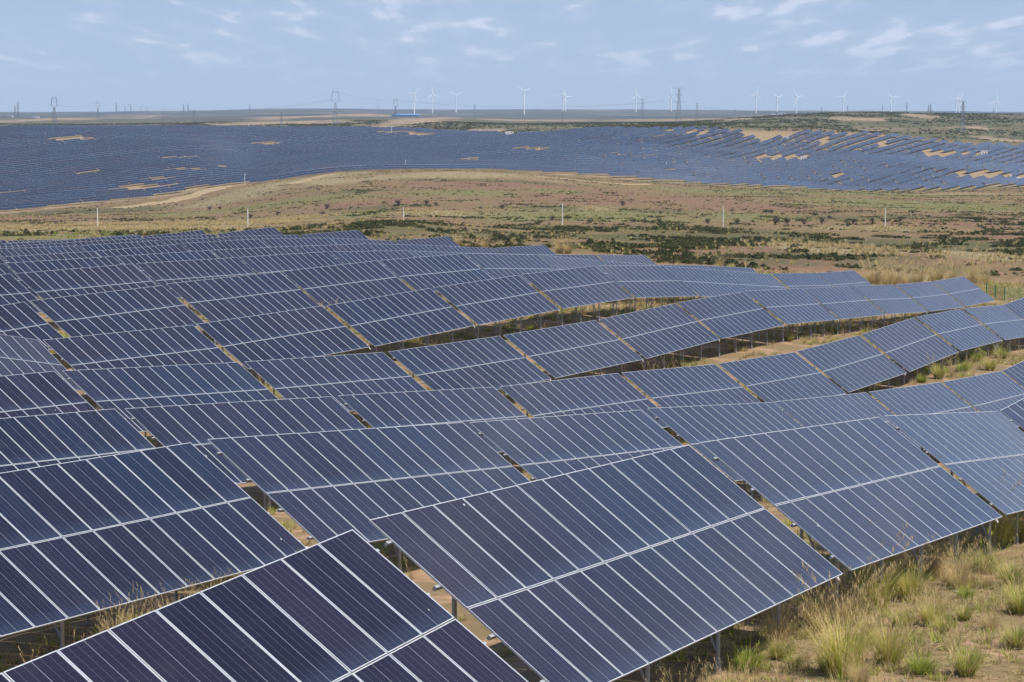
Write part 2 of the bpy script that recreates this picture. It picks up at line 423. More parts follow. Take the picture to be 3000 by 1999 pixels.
gm = mat('ground', (.3, .2, .12), .95, spec=.15); nt = gm.node_tree; bs = nt.nodes['Principled BSDF']
ps = nd(nt, 'ShaderNodeNewGeometry').outputs['Position']
A1 = nd(nt, 'ShaderNodeAttribute', attribute_name='cover_a'); A2 = nd(nt, 'ShaderNodeAttribute', attribute_name='cover_b')
sa = nd(nt, 'ShaderNodeSeparateColor', inp={0: A1.outputs['Color']}); sb = nd(nt, 'ShaderNodeSeparateColor', inp={0: A2.outputs['Color']})
RED_, GRN_, STW_ = sa.outputs; SND_ = A1.outputs['Alpha']; VEG_, FAR_, HIL_ = sb.outputs; BAR_ = A2.outputs['Alpha']
nA = noise(nt, ps, .9, 6, .65); nB = noise(nt, ps, .12, 6, .6); nC = noise(nt, ps, .35, 5, .7); nD = noise(nt, ps, .035, 6, .65); nE = noise(nt, ps, 6., 5, .7); nF = noise(nt, ps, .008, 6, .6)
soil = mix(nt, ramp(nt, nA, .3, .7), (.25, .15, .09), (.39, .26, .165))
soil = mix(nt, math_(nt, 'MULTIPLY', ramp(nt, nE, .45, .7), .5), soil, (.20, .13, .08))
near = mix(nt, ramp(nt, nC, .36, .54), soil, (.19, .138, .072))           # dry grass litter
c = near
scr = mix(nt, ramp(nt, nB, .4, .6), (.25, .150, .085), (.165, .116, .058))
isc = ramp(nt, nd(nt, 'ShaderNodeSeparateXYZ', inp={0: ps}).outputs[1], 320, 380)
c = mix(nt, isc, c, scr)
redc = mix(nt, ramp(nt, nC, .35, .65), (.185, .088, .062), (.24, .132, .092))
c = mix(nt, math_(nt, 'MULTIPLY', RED_, ramp(nt, nB, .30, .46)), c, redc)
grc = mix(nt, ramp(nt, nC, .35, .65), (.20, .205, .08), (.135, .14, .055))
c = mix(nt, math_(nt, 'MULTIPLY', GRN_, .85), c, grc)
c = mix(nt, math_(nt, 'MULTIPLY', STW_, .8), c, mix(nt, ramp(nt, nC, .4, .6), (.34, .30, .17), (.24, .20, .10)))
c = mix(nt, SND_, c, mix(nt, ramp(nt, nB, .35, .65), (.37, .29, .18), (.27, .23, .12)))
vg = ramp(nt, math_(nt, 'ADD', nA, math_(nt, 'MULTIPLY', VEG_, .30)), .66, .74)
c = mix(nt, math_(nt, 'MULTIPLY', math_(nt, 'MULTIPLY', ramp(nt, math_(nt, 'ADD', nA, math_(nt, 'MULTIPLY', nC, .5)), .66, .80), .75), isc), c, (.12, .098, .048))
c = mix(nt, math_(nt, 'MULTIPLY', math_(nt, 'MULTIPLY', vg, .8), isc), c, (.070, .075, .030))
farc = mix(nt, ramp(nt, nC, .4, .65), (.30, .205, .125), (.20, .165, .085))
c = mix(nt, FAR_, c, farc)
hill = mix(nt, ramp(nt, nD, .42, .56), (.155, .12, .075), (.075, .08, .038))
hill = mix(nt, ramp(nt, nB, .45, .62), hill, (.06, .075, .032))
hill = mix(nt, math_(nt, 'MULTIPLY', ramp(nt, nF, .56, .66), .6), hill, (.25, .17, .12))
pxy = nd(nt, 'ShaderNodeSeparateXYZ', inp={0: ps}); sq = nd(nt, 'ShaderNodeMapping', inp={'Vector': ps}); sq.inputs['Scale'].default_value = (.0011, .0016, 0)
nG = noise(nt, sq.outputs[0], 1.0, 6, .6)
plain = mix(nt, ramp(nt, nG, .38, .50), (.045, .052, .062), (.075, .08, .065)); plain = mix(nt, ramp(nt, nG, .56, .64), plain, (.20, .165, .13))
hill = mix(nt, ramp(nt, pxy.outputs[1], 4100, 5600), hill, plain)
c = mix(nt, HIL_, c, hill)
c = mix(nt, BAR_, c, mix(nt, ramp(nt, nD, .35, .6), (.33, .235, .165), (.19, .15, .095)))
nt.links.new(c, bs.inputs['Base Color'])
bp = nd(nt, 'ShaderNodeBump', inp={'Height': nE, 'Strength': .35, 'Distance': .12}); nt.links.new(bp.outputs[0], bs.inputs['Normal'])
me.materials.append(gm)

# dirt track draped on the ground along the far field
def strip(name, pts, width, m, lift=.05, d0=330, label=None):
    P = [Vector(G(x, y, d0)) for x, y in pts]; Q = []
    for i in range(len(P)-1):
        n = max(2, int((P[i+1]-P[i]).length/8))
        for k in range(n): Q.append(P[i].lerp(P[i+1], k/n))
    Q.append(P[-1]); Q = [Vector((q.x, q.y, 0)) for q in Q]
    for _ in range(6): Q = [Q[0]]+[(Q[i-1]+Q[i]*2+Q[i+1])/4 for i in range(1, len(Q)-1)]+[Q[-1]]
    mb = MB(); prev = None
    for i, q in enumerate(Q):
        t = (Q[min(i+1, len(Q)-1)]-Q[max(i-1, 0)]).normalized(); s = Vector((t.y, -t.x, 0)); row = []
        for u in (-.5, -.25, 0, .25, .5):
            p = q+s*u*width*(1+.25*math.sin(i*.7)); row.append((p.x, p.y, z1(p.x, p.y)+(lift if abs(u) < .4 else -.1)))
        if prev:
            for k in range(4): mb.quad([prev[k], prev[k+1], row[k+1], row[k]])
        prev = row
    o = mb.build(name, [m]); tag(o, kind='structure'); return o
strip_thin = [(-60, 641), (60, 635), (180, 628), (300, 616), (335, 611)]
mtrack = varied('track_dirt', (.34, .265, .165), (.26, .20, .11), .2, .95, spec=.1)
strip('dirt_track', [(330, 612), (400, 603), (480, 593), (560, 574), (620, 556), (660, 546)], 17, mtrack, .35)
strip('dirt_track', [(835, 543), (880, 533), (930, 519), (1000, 507)], 12, mtrack, .35)
strip('dirt_track', [(1560, 516), (1640, 523), (1700, 530), (1780, 537), (1900, 540)], 4, mtrack, .35)
# ------------------------------------------------------------------ materials of the solar tables
alu = varied('frame_aluminium', (.62, .64, .66), (.50, .52, .55), 3, .38, .35, spec=.5)
galv = varied('galvanised_steel', (.42, .44, .45), (.30, .315, .33), 9, .5, .45)
dark_steel = mat('dark_grey_steel', (.16, .17, .18), .55, .3)  # dark grey steel for the far deck undersides and the cabin vents
white_p = mat('white_paint', (.78, .78, .76), .5)
def glass_mat(name, far):
    m = mat(name, (.012, .012, .04), .16); nt = m.node_tree; b = nt.nodes['Principled BSDF']
    uv = nd(nt, 'ShaderNodeUVMap', uv_map='UVMap').outputs[0]; s = nd(nt, 'ShaderNodeSeparateXYZ', inp={0: uv})
    u, v = s.outputs[0], s.outputs[1]
    fu = math_(nt, 'FRACT', u); fv = math_(nt, 'FRACT', v)
    def line(x, n, wd):                                     # 1 on thin lines at every 1/n
        t = math_(nt, 'PINGPONG', math_(nt, 'MULTIPLY', x, float(n)), .5)
        return math_(nt, 'LESS_THAN', t, wd)
    ps = nd(nt, 'ShaderNodeNewGeometry').outputs['Position']
    tone = ramp(nt, noise(nt, ps, .07, 2), .3, .7)
    base = mix(nt, tone, (.018, .014, .028), (.009, .015, .036))
    rnd = nd(nt, 'ShaderNodeObjectInfo').outputs['Random']
    base = mix(nt, math_(nt, 'MULTIPLY', rnd, .8), base, (.008, .007, .016))
    base = mix(nt, math_(nt, 'MULTIPLY', ramp(nt, noise(nt, ps, 1.3, 4), .45, .8), .12), base, (.055, .058, .07))
    dust = math_(nt, 'MULTIPLY', ramp(nt, fv, .22, .0), .32)
    base = mix(nt, dust, base, (.035, .052, .095))
    if not far:
        vo = nd(nt, 'ShaderNodeTexVoronoi', inp={'Vector': ps, 'Scale': 1.1}); vo.inputs['Randomness'].default_value = 1
        spot = math_(nt, 'MULTIPLY', math_(nt, 'LESS_THAN', vo.outputs['Distance'], .032), ramp(nt, noise(nt, ps, .35, 2), .50, .52))
        base = mix(nt, math_(nt, 'MULTIPLY', spot, .8), base, (.62, .62, .58))
        base = mix(nt, math_(nt, 'MULTIPLY', line(fv, 24, .03), .02), base, (.35, .37, .45))
        base = mix(nt, math_(nt, 'MULTIPLY', line(fu, 6, .012), .24), base, (.45, .47, .56))
        base = mix(nt, math_(nt, 'MULTIPLY', line(fu, 2, .009), .34), base, (.55, .57, .65))
        edge = line(u, 1, .009); base = mix(nt, math_(nt, 'MULTIPLY', edge, .75), base, (.62, .64, .70))
    else:
        base = mix(nt, ramp(nt, noise(nt, ps, .028, 2), .35, .65), base, (.008, .020, .044))
        edge = math_(nt, 'MAXIMUM', line(u, 1, .016), line(v, 1, .010))
        base = mix(nt, math_(nt, 'MULTIPLY', edge, .8), base, (.42, .44, .48))
    nt.links.new(base, b.inputs['Base Color'])
    b.inputs['IOR'].default_value = 1.37
    nt.links.new(math_(nt, 'ADD', .07, math_(nt, 'MULTIPLY', noise(nt, ps, .5, 3), .10)), b.inputs['Roughness'])
    return m
glass = glass_mat('module_glass', False); deckm = glass_mat('far_deck_glass', True)

# one module: aluminium frame standing proud of the glass
MW, ML, LIP = 1.134, 2.268, .017
mb = MB(); x, y = MW/2, ML/2; xi, yi = x-LIP, y-LIP; zt, zg, zb = .0175, .0135, -.0175
mb.quad([(-xi, -yi, zg), (xi, -yi, zg), (xi, yi, zg), (-xi, yi, zg)], 0, [(0, 0), (1, 0), (1, 1), (0, 1)])
O = [(-x, -y), (x, -y), (x, y), (-x, y)]; I_ = [(-xi, -yi), (xi, -yi), (xi, yi), (-xi, yi)]
for k in range(4):
    j = (k+1) % 4
    mb.quad([O[k]+(zt,), O[j]+(zt,), I_[j]+(zt,), I_[k]+(zt,)], 1)
    mb.quad([O[k]+(zb,), O[j]+(zb,), O[j]+(zt,), O[k]+(zt,)], 1)
    mb.quad([I_[k]+(zt,), I_[j]+(zt,), I_[j]+(zg,), I_[k]+(zg,)], 1)
mb.quad([O[3]+(zb,), O[2]+(zb,), O[1]+(zb,), O[0]+(zb,)], 2)
module_me = mb.mesh('solar_module', [glass, alu, white_p])
mb = MB(); mb.box((0, 0, 0), (WT+.26, .055, .075)); purlin_me = mb.mesh('purlin', [galv])
mb = MB(); mb.box((0, 0, 0), (.05, LT-.5, .09)); rafter_me = mb.mesh('rafter', [galv])
mb = MB(); mb.tube((0, 0, -1), (0, 0, 0), 1, n=8)
post_me = mb.mesh('post', [galv])
mb = MB(); mb.tube((0, 0, 0), (.42, .02, 0), .035, n=7); mb.tube((.42, .02, 0), (.62, -.25, -.18), .035, n=7); conduit_me = mb.mesh('cable_conduit', [white_p])

ROWS = 'ABCDEFGHIJKLMN'
ORD = ['first', 'second', 'third', 'fourth', 'fifth', 'sixth', 'seventh', 'eighth', 'ninth', 'tenth', 'eleventh', 'twelfth', 'thirteenth', 'fourteenth']
rowsd = {}
for t in TAB: rowsd.setdefault(t[0], []).append(t)
GROUP = 'solar panel tables standing in rows on the hillside'
def place(me, name, parent, M):
    o = bpy.data.objects.new(name, me); COL.objects.link(o); o.parent = parent; o.matrix_basis = M; return o
def near_table(t, label):
    r, cnum, cx, cy, cz, s, az, b = t
    e, dn, n = frame_of(s, az, b); up = -dn
    Cc = Vector((cx, cy, cz))+dn*PLEN
    Mw = Matrix(((e.x, up.x, n.x, Cc.x), (e.y, up.y, n.y, Cc.y), (e.z, up.z, n.z, Cc.z), (0, 0, 0, 1)))
    root = bpy.data.objects.new('solar_table', None); COL.objects.link(root); root.empty_display_size = .5
    # the empty stands at the foot of the table
    gz = z1(Cc.x, Cc.y); base = Matrix.Translation((Cc.x, Cc.y, gz)) @ Matrix.Rotation(R(az), 4, 'Z')
    root.matrix_world = base; root.location = (Cc.x, Cc.y, gz); root.rotation_euler = (0, 0, R(az))
    L = base.inverted() @ Mw; Linv = base.inverted()
    tag(root, label, 'solar table', GROUP)
    for j, yy in enumerate((-PLEN/2, PLEN/2)):
        for k in range(NPX):
            jit = Matrix.Rotation(random.gauss(0, .0016), 4, 'X') @ Matrix.Rotation(random.gauss(0, .0016), 4, 'Y')
            place(module_me, 'solar_module', root, L @ Matrix.Translation(((k-6)*PWID, yy, random.gauss(0, .002))) @ jit)
    close = r in 'ABCDEF'
    fb = MB()
    for yy in (-1.75, -.62, .62, 1.75):
        if close: place(purlin_me, 'purlin', root, L @ Matrix.Translation((0, yy, -.058)))
        else: fb.box((0, yy, -.058), (WT+.26, .055, .075))
    for xx in (-5.75, -1.95, 1.85, 5.65):
        if close: place(rafter_me, 'rafter', root, L @ Matrix.Translation((xx, 0, -.143)))
        else: fb.box((xx, 0, -.143), (.05, LT-.5, .09))
        for yy, nm in ((-1.35, 'post'), (1.25, 'post')):
            P = Mw @ Vector((xx, yy, -.19)); g = z1(P.x, P.y)-.25
            S = Matrix.Translation(P) @ Matrix.Diagonal((.045, .045, P.z-g, 1))
            if close: place(post_me, 'post', root, Linv @ S)
            else:
                q0 = Mw.inverted() @ P; q1 = Mw.inverted() @ Vector((P.x, P.y, g)); fb.tube(q0, q1, .045, n=6)
            if yy < 0:                                       # wider ground screw with its collar, and the raking brace
                h = min(.55, (P.z-g)*.5)
                S2 = Matrix.Translation((P.x, P.y, g+h)) @ Matrix.Diagonal((.062, .062, h, 1))
                Q = Vector((P.x, P.y, g+h+.12)); T_ = Mw @ Vector((xx, -.15, -.19))
                if close:
                    place(post_me, 'ground_screw', root, Linv @ S2)
                    D_ = Q-T_; qm = D_.to_track_quat('-Z', 'Y').to_matrix().to_4x4()
                    place(post_me, 'brace', root, Linv @ Matrix.Translation(T_) @ qm @ Matrix.Diagonal((.028, .028, D_.length, 1)))
                else: fb.tube(Mw.inverted() @ Q, Mw.inverted() @ T_, .028, n=5)
    if close and r in 'ABCDE': place(conduit_me, 'cable_conduit', root, L @ Matrix.Translation((WT/2-.1, -1.95, -.14)))
    if not close:
        o = fb.build('support_frame', [galv], root); o.matrix_basis = L; o['kind'] = 'stuff'
    return root
ends = {'D': 1, 'E': 1, 'F': 1, 'G': 1, 'H': 1, 'I': 1, 'J': 1, 'K': 1, 'L': 1, 'M': 1, 'N': 1}
for r in ROWS:
    L_ = sorted([t for t in rowsd[r]], key=lambda t: t[2]); n_ = len(L_)
    ri = ROWS.index(r); rn = 'nearest row' if ri == 0 else '%s row back' % ORD[ri]
    for i, t in enumerate(L_):
        if r in ends:
            k = n_-1-i
            lab = ('navy solar table at the right hand end of the %s' % rn) if k == 0 else 'navy solar table, %s from the right end of the %s' % (ORD[k], rn)
        else:
            lab = 'navy solar table, %s from the left in the %s' % (ORD[i], rn)
        near_table(t, lab)

# ------------------------------------------------------------------ the far field: longer tables of 26 modules side by side, two high
HOLES = []                                                   # clearings round the inverter cabins
for px, py, hw, hh in ((222, 409, 72, 6), (785, 427, 40, 4), (520, 467, 40, 5), (237, 514, 42, 6), (25, 571, 46, 6), (420, 553, 62, 9), (120, 586, 14, 3), (192, 587, 15, 3), (265, 587, 15, 4), (362, 597, 17, 4),
                       (1552, 441, 66, 5), (1375, 473, 36, 5), (2250, 398, 66, 8), (2290, 465, 62, 6), (2790, 453, 90, 5), (2915, 518, 95, 8),
                       (1160, 391, 60, 4), (1235, 396, 40, 4), (1495, 392, 24, 7), (1950, 390, 12, 3), (2015, 392, 11, 3), (2070, 396, 11, 3), (2155, 398, 10, 3),
                       (2355, 418, 8, 2), (2425, 420, 12, 3), (540, 505, 60, 4), (640, 495, 40, 3), (470, 530, 24, 3), (1980, 505, 12, 3), (2440, 488, 8, 2), (2590, 426, 8, 2), (2450, 520, 14, 2)):
    x, y, z = G(px, py+hh*.4, 1200); _, y2, _ = G(px, py-hh*.6, 1200); _, y3, _ = G(px, py+hh*1.4, 1200)
    HOLES.append((x, y, hw*y/FPX, max(abs(y2-y3)/2, 7)))
AZ = R(64.53); ea = np.array([math.cos(AZ), math.sin(AZ)]); ha = np.array([math.sin(AZ), -math.cos(AZ)])
WF = 26*PWID; far = []
ac0 = -2200.; rows_ac = []
while ac0 < 2300:
    ac0 += 14.2 if ac0 > 960 else (13.2 if ac0 < 780 else 13.6); rows_ac.append(ac0)
for kr, acr in enumerate(rows_ac):
    acr = acr+rng.normal(0, .2); off = rng.random()*30.8*.35
    j = np.arange(20, 130); al = j*30.85+off
    X = al*ea[0]-acr*ha[0]; Y = al*ea[1]-acr*ha[1]
    D = Y; px = 1500+FPX*X/np.maximum(Y, 1)/CP
    okk = (Y > 1000) & (px > -140) & (px < 3140) & (D > dmin(px)+6) & (D < dmax(px))
    for x, y in zip(X[okk], Y[okk]):
        if any(((x-hx)/(a_+4))**2+((y-hy)/(b_+3))**2 < 1 for hx, hy, a_, b_ in HOLES): continue
        far.append((x, y, kr))
far = np.array(far)
def far_pose(P):
    X, Y = P[:, 0], P[:, 1]; h = 15.
    za = zf(X-ea[0]*h, Y-ea[1]*h); zb = zf(X+ea[0]*h, Y+ea[1]*h)
    s = np.arctan((zb-za)/(2*h)); jit = .2+.8*sstep(X, -60, 120); s = s+rng.normal(0, R(.8), len(X))*jit
    low = zf(X+ha[0]*1.87, Y+ha[1]*1.87); zc = (za+zb+low*2)/4
    zc = np.maximum(zc, low)+1.5+1.31+rng.normal(0, .16, len(X))*jit
    return s, zc
S_, Z_ = far_pose(far)
order = np.argsort(far[:, 1])
print('far tables', len(far))
nin = 299-len(TAB)
mb = MB(); u0 = WF/2; v0 = LT/2; th = .05
def deck(mb, T=lambda p: p):
    P = [T(Vector(q)) for q in ((-u0, -v0, 0), (u0, -v0, 0), (u0, v0, 0), (-u0, v0, 0), (-u0, -v0, -th), (u0, -v0, -th), (u0, v0, -th), (-u0, v0, -th))]
    mb.quad(P[:4], 0, [(0, 0), (26, 0), (26, 2), (0, 2)])
    for a, b in ((0, 1), (1, 2), (2, 3), (3, 0)): mb.quad([P[a+4], P[b+4], P[b], P[a]], 1)
    mb.quad([P[7], P[6], P[5], P[4]], 2)
def seam(mb):
    mb.box((0, 0, .02), (WF, .05, .03), 1); mb.box((0, v0+.012, -.01), (WF, .03, .06), 1)
deck(mb); seam(mb)
rim = mat('matt_rim', (.30, .33, .40), .7)
fdeck_me = mb.mesh('panel_deck', [deckm, rim, dark_steel])
mb = MB(); b35 = math.cos(R(35.18)), math.sin(R(35.18))
for xx in np.linspace(-13.5, 13.5, 8):
    for yy in (-1.2, 1.3):                                  # plumb posts; the frame here is level
        zt = yy*b35[1]-.12; mb.tube((xx, yy*b35[0], zt), (xx, yy*b35[0], -3.4), .06, n=5)
    mb.tube((xx, -1.2*b35[0], -2.0), (xx, -.1, -.15), .04, n=4)
for yy in (-1.7, -.6, .6, 1.7): mb.box((0, yy*b35[0], yy*b35[1]-.09), (WF, .07, .08))
fpost_me = mb.mesh('support_posts', [galv])
def fmat(i):
    s = S_[i]; e = Vector((math.cos(s)*ea[0], math.cos(s)*ea[1], math.sin(s))); h = Vector((ha[0], ha[1], 0)); up = e.cross(h)
    if up.z < 0: up = -up
    b = R(35.18); dn = h*math.cos(b)-up*math.sin(b); n = e.cross(-dn); u = -dn
    return e, u, n
flab = []; rowno = {}; along_ = {}
for q, i in enumerate(order[:nin]):
    e, u, n = fmat(i); x, y, kr = far[i]; z = Z_[i]; g = z1(x, y); pxx = 1500+FPX*x/y
    zone = 'low left edge' if pxx < 1000 else ('middle' if pxx < 1700 else 'lower right edge')
    kk = int(kr); rowno.setdefault(kk, len(rowno)+1); along_[kk] = along_.get(kk, 0)+1
    root = empty('far_solar_table', (x, y, g), AZ, cat='solar table', group='distant solar tables beyond the scrubland')
    flab.append((root, zone, kk, y))
    base = Matrix.Translation((x, y, g)) @ Matrix.Rotation(AZ, 4, 'Z'); bi = base.inverted()
    M = Matrix(((e.x, u.x, n.x, x), (e.y, u.y, n.y, y), (e.z, u.z, n.z, z), (0, 0, 0, 1)))
    place(fdeck_me, 'panel_deck', root, bi @ M)
    sh = Matrix.Identity(4); sh[2][0] = math.tan(S_[i])      # posts stay plumb, the rails follow the slope
    o = bpy.data.objects.new('support_posts', fpost_me.copy()); o.data.transform(sh); COL.objects.link(o); o.parent = root
    o.matrix_basis = Matrix.Translation((0, 0, z-g)); o['kind'] = 'stuff'
def nth(n): return '%d%s' % (n, 'th' if 10 < n % 100 < 20 else {1: 'st', 2: 'nd', 3: 'rd'}.get(n % 10, 'th'))
ks = sorted({f[2] for f in flab}, reverse=True)             # rows counted from the left end of the far field's near border
for kk in ks:
    for j_, (root, zone, _, y) in enumerate(sorted([f for f in flab if f[2] == kk], key=lambda f: f[3])):
        root['label'] = 'distant solar table, %s from the near end of the %s row along the far border' % (nth(j_+1), nth(ks.index(kk)+1))
# the rest of the far field as one object
rest = order[nin:]
dv = np.array([v.co[:] for v in fdeck_me.vertices]); df = [tuple(p.vertices) for p in fdeck_me.polygons]; dm = [p.material_index for p in fdeck_me.polygons]
duv = np.array([l.uv[:] for l in fdeck_me.uv_layers[0].data])
mbp = MB()
for xx in (-13, -6.5, 0, 6.5, 13):
    mbp.box((xx, -1.0, -1.6), (.16, .16, 2.0))
    mbp.box((xx, 1.0, -1.2), (.16, .16, 2.8))
pv = np.array(mbp.v); pf = mbp.f
allv = []; allf = []; allm = []; alluv = []; nb = 0
F0 = np.array(df); 
for i in rest:
    e, u, n = fmat(i); Rm = np.array([e, u, n]).T; c0 = np.array([far[i][0], far[i][1], Z_[i]])
    allv.append(dv @ Rm.T+c0); allf.append(F0+nb); nb += len(dv); allm.append(dm); alluv.append(duv+np.array([0, 0]))
    q = pv.copy(); w0 = np.stack([c0[0]+q[:, 0]*ea[0]-q[:, 1]*ha[0], c0[1]+q[:, 0]*ea[1]-q[:, 1]*ha[1], c0[2]+q[:, 0]*math.tan(S_[i])+q[:, 2]], 1)
    allv.append(w0); allf.append(np.array(pf)+nb); nb += len(pv); allm.append([3]*len(pf)); alluv.append(np.zeros((len(pf)*4, 2)))
V = np.concatenate(allv); F = np.concatenate(allf); Mi = np.concatenate(allm); UV = np.concatenate(alluv)
def big_mesh(name, V, F, mats, Mi=None, UV=None):
    me = bpy.data.meshes.new(name); k = F.shape[1]
    me.vertices.add(len(V)); me.vertices.foreach_set('co', V.astype(np.float32).ravel())
    me.loops.add(F.size); me.loops.foreach_set('vertex_index', F.astype(np.int32).ravel())
    me.polygons.add(len(F)); me.polygons.foreach_set('loop_start', np.arange(0, F.size, k).astype(np.int32))
    for m in mats: me.materials.append(m)
    if Mi is not None: me.polygons.foreach_set('material_index', np.asarray(Mi, np.int32))
    me.update(calc_edges=True)
    if UV is not None:
        l = me.uv_layers.new(name='UVMap'); l.data.foreach_set('uv', UV.astype(np.float32).ravel())
    return me
o = link(bpy.data.objects.new('far_solar_tables', big_mesh('far_solar_tables', V, F, [deckm, rim, dark_steel, galv], Mi, UV)))
tag(o, 'mass of distant blue solar tables covering the far slopes', 'solar tables', None, 'stuff')
# ------------------------------------------------------------------ scattering plants: one object, instanced with geometry nodes
def source(me):
    return bpy.data.objects.new(me.name, me)               # used only through the node group, never linked to the scene
def scatter(name, P, scl, rot, meshes, label=None, cat=None, idx=None):
    me = bpy.data.meshes.new(name); n = len(P)
    me.vertices.add(n); me.vertices.foreach_set('co', np.asarray(P, np.float32).ravel())
    a = me.attributes.new('scl', 'FLOAT', 'POINT'); a.data.foreach_set('value', np.asarray(scl, np.float32))
    a = me.attributes.new('turn', 'FLOAT', 'POINT'); a.data.foreach_set('value', np.asarray(rot, np.float32))
    a = me.attributes.new('pick', 'INT', 'POINT'); a.data.foreach_set('value', (idx if idx is not None else rng.integers(0, len(meshes), n)).astype(np.int32))
    ng = bpy.data.node_groups.new(name, 'GeometryNodeTree')
    ng.interface.new_socket('Geometry', in_out='INPUT', socket_type='NodeSocketGeometry')
    ng.interface.new_socket('Geometry', in_out='OUTPUT', socket_type='NodeSocketGeometry')
    gi = ng.nodes.new('NodeGroupInput'); go = ng.nodes.new('NodeGroupOutput')
    ip = ng.nodes.new('GeometryNodeInstanceOnPoints'); jn = ng.nodes.new('GeometryNodeJoinGeometry')
    for m in reversed(meshes):
        oi = ng.nodes.new('GeometryNodeObjectInfo'); oi.inputs['Object'].default_value = source(m); oi.inputs['As Instance'].default_value = True
        ng.links.new(oi.outputs['Geometry'], jn.inputs[0])
    def at_(nm, typ):
        q = ng.nodes.new('GeometryNodeInputNamedAttribute'); q.data_type = typ; q.inputs['Name'].default_value = nm
        return [s for s in q.outputs if s.enabled and s.name == 'Attribute'][0]
    cx = ng.nodes.new('ShaderNodeCombineXYZ'); ng.links.new(at_('turn', 'FLOAT'), cx.inputs[2])
    ng.links.new(gi.outputs[0], ip.inputs['Points']); ng.links.new(jn.outputs[0], ip.inputs['Instance'])
    ip.inputs['Pick Instance'].default_value = True
    ng.links.new(at_('pick', 'INT'), ip.inputs['Instance Index'])
    ng.links.new(cx.outputs[0], ip.inputs['Rotation']); ng.links.new(at_('scl', 'FLOAT'), ip.inputs['Scale'])
    ng.links.new(ip.outputs[0], go.inputs[0])
    o = link(bpy.data.objects.new(name, me)); md = o.modifiers.new('scatter', 'NODES'); md.node_group = ng
    tag(o, label, cat, None, 'stuff'); return o

def leafm(name, a, b, rough=.8, scale=.8):
    m = mat(name, a, rough, spec=.2); nt = m.node_tree; bs = nt.nodes['Principled BSDF']
    n = noise(nt, nd(nt, 'ShaderNodeNewGeometry').outputs['Position'], scale, 3)
    r = nd(nt, 'ShaderNodeObjectInfo').outputs['Random']
    c = mix(nt, ramp(nt, n, .35, .65), a, b); c = mix(nt, math_(nt, 'MULTIPLY', r, .4), c, tuple(x*.65 for x in a))
    nt.links.new(c, bs.inputs['Base Color'])
    tr = nd(nt, 'ShaderNodeBsdfTranslucent', inp={0: c}); ms = nd(nt, 'ShaderNodeMixShader', inp={0: .35, 1: bs.outputs[0], 2: tr.outputs[0]})
    nt.links.new(ms.outputs[0], nt.nodes['Material Output'].inputs['Surface']); return m
m_shrub = leafm('shrub_leaf', (.062, .076, .028), (.105, .11, .042), scale=.06)
m_olive = leafm('olive_leaf', (.14, .145, .06), (.18, .16, .07), scale=.06)
m_twig = leafm('bare_twig', (.15, .115, .115), (.11, .09, .08))
m_straw = leafm('straw', (.74, .58, .30), (.58, .46, .22))
m_green = leafm('grass_green', (.27, .33, .07), (.19, .24, .05))
m_yel = leafm('grass_yellow_green', (.54, .55, .11), (.40, .45, .08))
m_dry = leafm('dry_grass', (.48, .39, .21), (.36, .29, .15))

def shrub_mesh(name, m, n=90, h=.6, seed=0):
    r = random.Random(seed); mb = MB(); L = [(r.uniform(-.6, .6), r.uniform(-.6, .6), r.uniform(.5, 1)) for _ in range(5)]
    for i in range(n):
        cx, cy, s = r.choice(L); th = r.uniform(0, 6.28); ph = r.uniform(.02, 1.5); rad = s*.62*r.uniform(.65, 1)
        c = Vector((cx+rad*math.cos(th)*math.cos(ph), cy+rad*math.sin(th)*math.cos(ph), h*s*math.sin(ph)*r.uniform(.75, 1.1)))
        q = Quaternion((r.gauss(0, 1), r.gauss(0, 1), r.gauss(0, 1), r.gauss(0, 1))).normalized(); k = r.uniform(.10, .22)
        a, b = q @ Vector((k, 0, 0)), q @ Vector((0, k*.7, 0))
        mb.quad([c-a, c-b*.9, c+a, c+b])
    return mb.mesh(name, [m])
def tuft_mesh(name, mats, n=34, h=.55, spread=.5, wd=.012, seed=0, stalks=0, seg=2, base=.12):
    r = random.Random(seed); mb = MB()
    for i in range(n+stalks):
        st = i >= n; az = r.uniform(0, 6.28); L = h*r.uniform(.55, 1.05)*(1.55 if st else 1); lean = spread*r.uniform(.1, 1)*(.55 if st else 1)
        p = Vector((math.cos(az)*base*r.random(), math.sin(az)*base*r.random(), -.03)); d = Vector((math.cos(az)*lean, math.sin(az)*lean, 1)).normalized()
        sd_ = Vector((-math.sin(az+r.uniform(-.8, .8)), math.cos(az), 0)).normalized(); w0 = wd*(.55 if st else r.uniform(.7, 1.2)); mi = r.choice(range(len(mats))) if not st else len(mats)-1
        k = seg+1 if st else seg
        for s in range(k):
            q = p+d*L/k; d = (d+Vector((math.cos(az)*.16, math.sin(az)*.16, -(.10 if st else .22)*lean*2))).normalized(); w1 = w0*(1-(s+1)/k*.85)
            mb.quad([p-sd_*w0, p+sd_*w0, q+sd_*w1, q-sd_*w1], mi); p = q; w0 = w1
        if st:                                               # loose seed head
            for _ in range(16):
                t = r.uniform(-.34, .02)*h; c = p+d*t; a2 = r.uniform(0, 6.28); o = Vector((math.cos(a2)*.7, math.sin(a2)*.7, 1.5)).normalized()*.085*h*r.uniform(.5, 1.4)
                s2 = Vector((0, 0, 1)).cross(o).normalized()*.0032
                mb.quad([c-s2, c+s2, c+o+s2*.6, c+o-s2*.6], mi)
    return mb.mesh(name, mats)

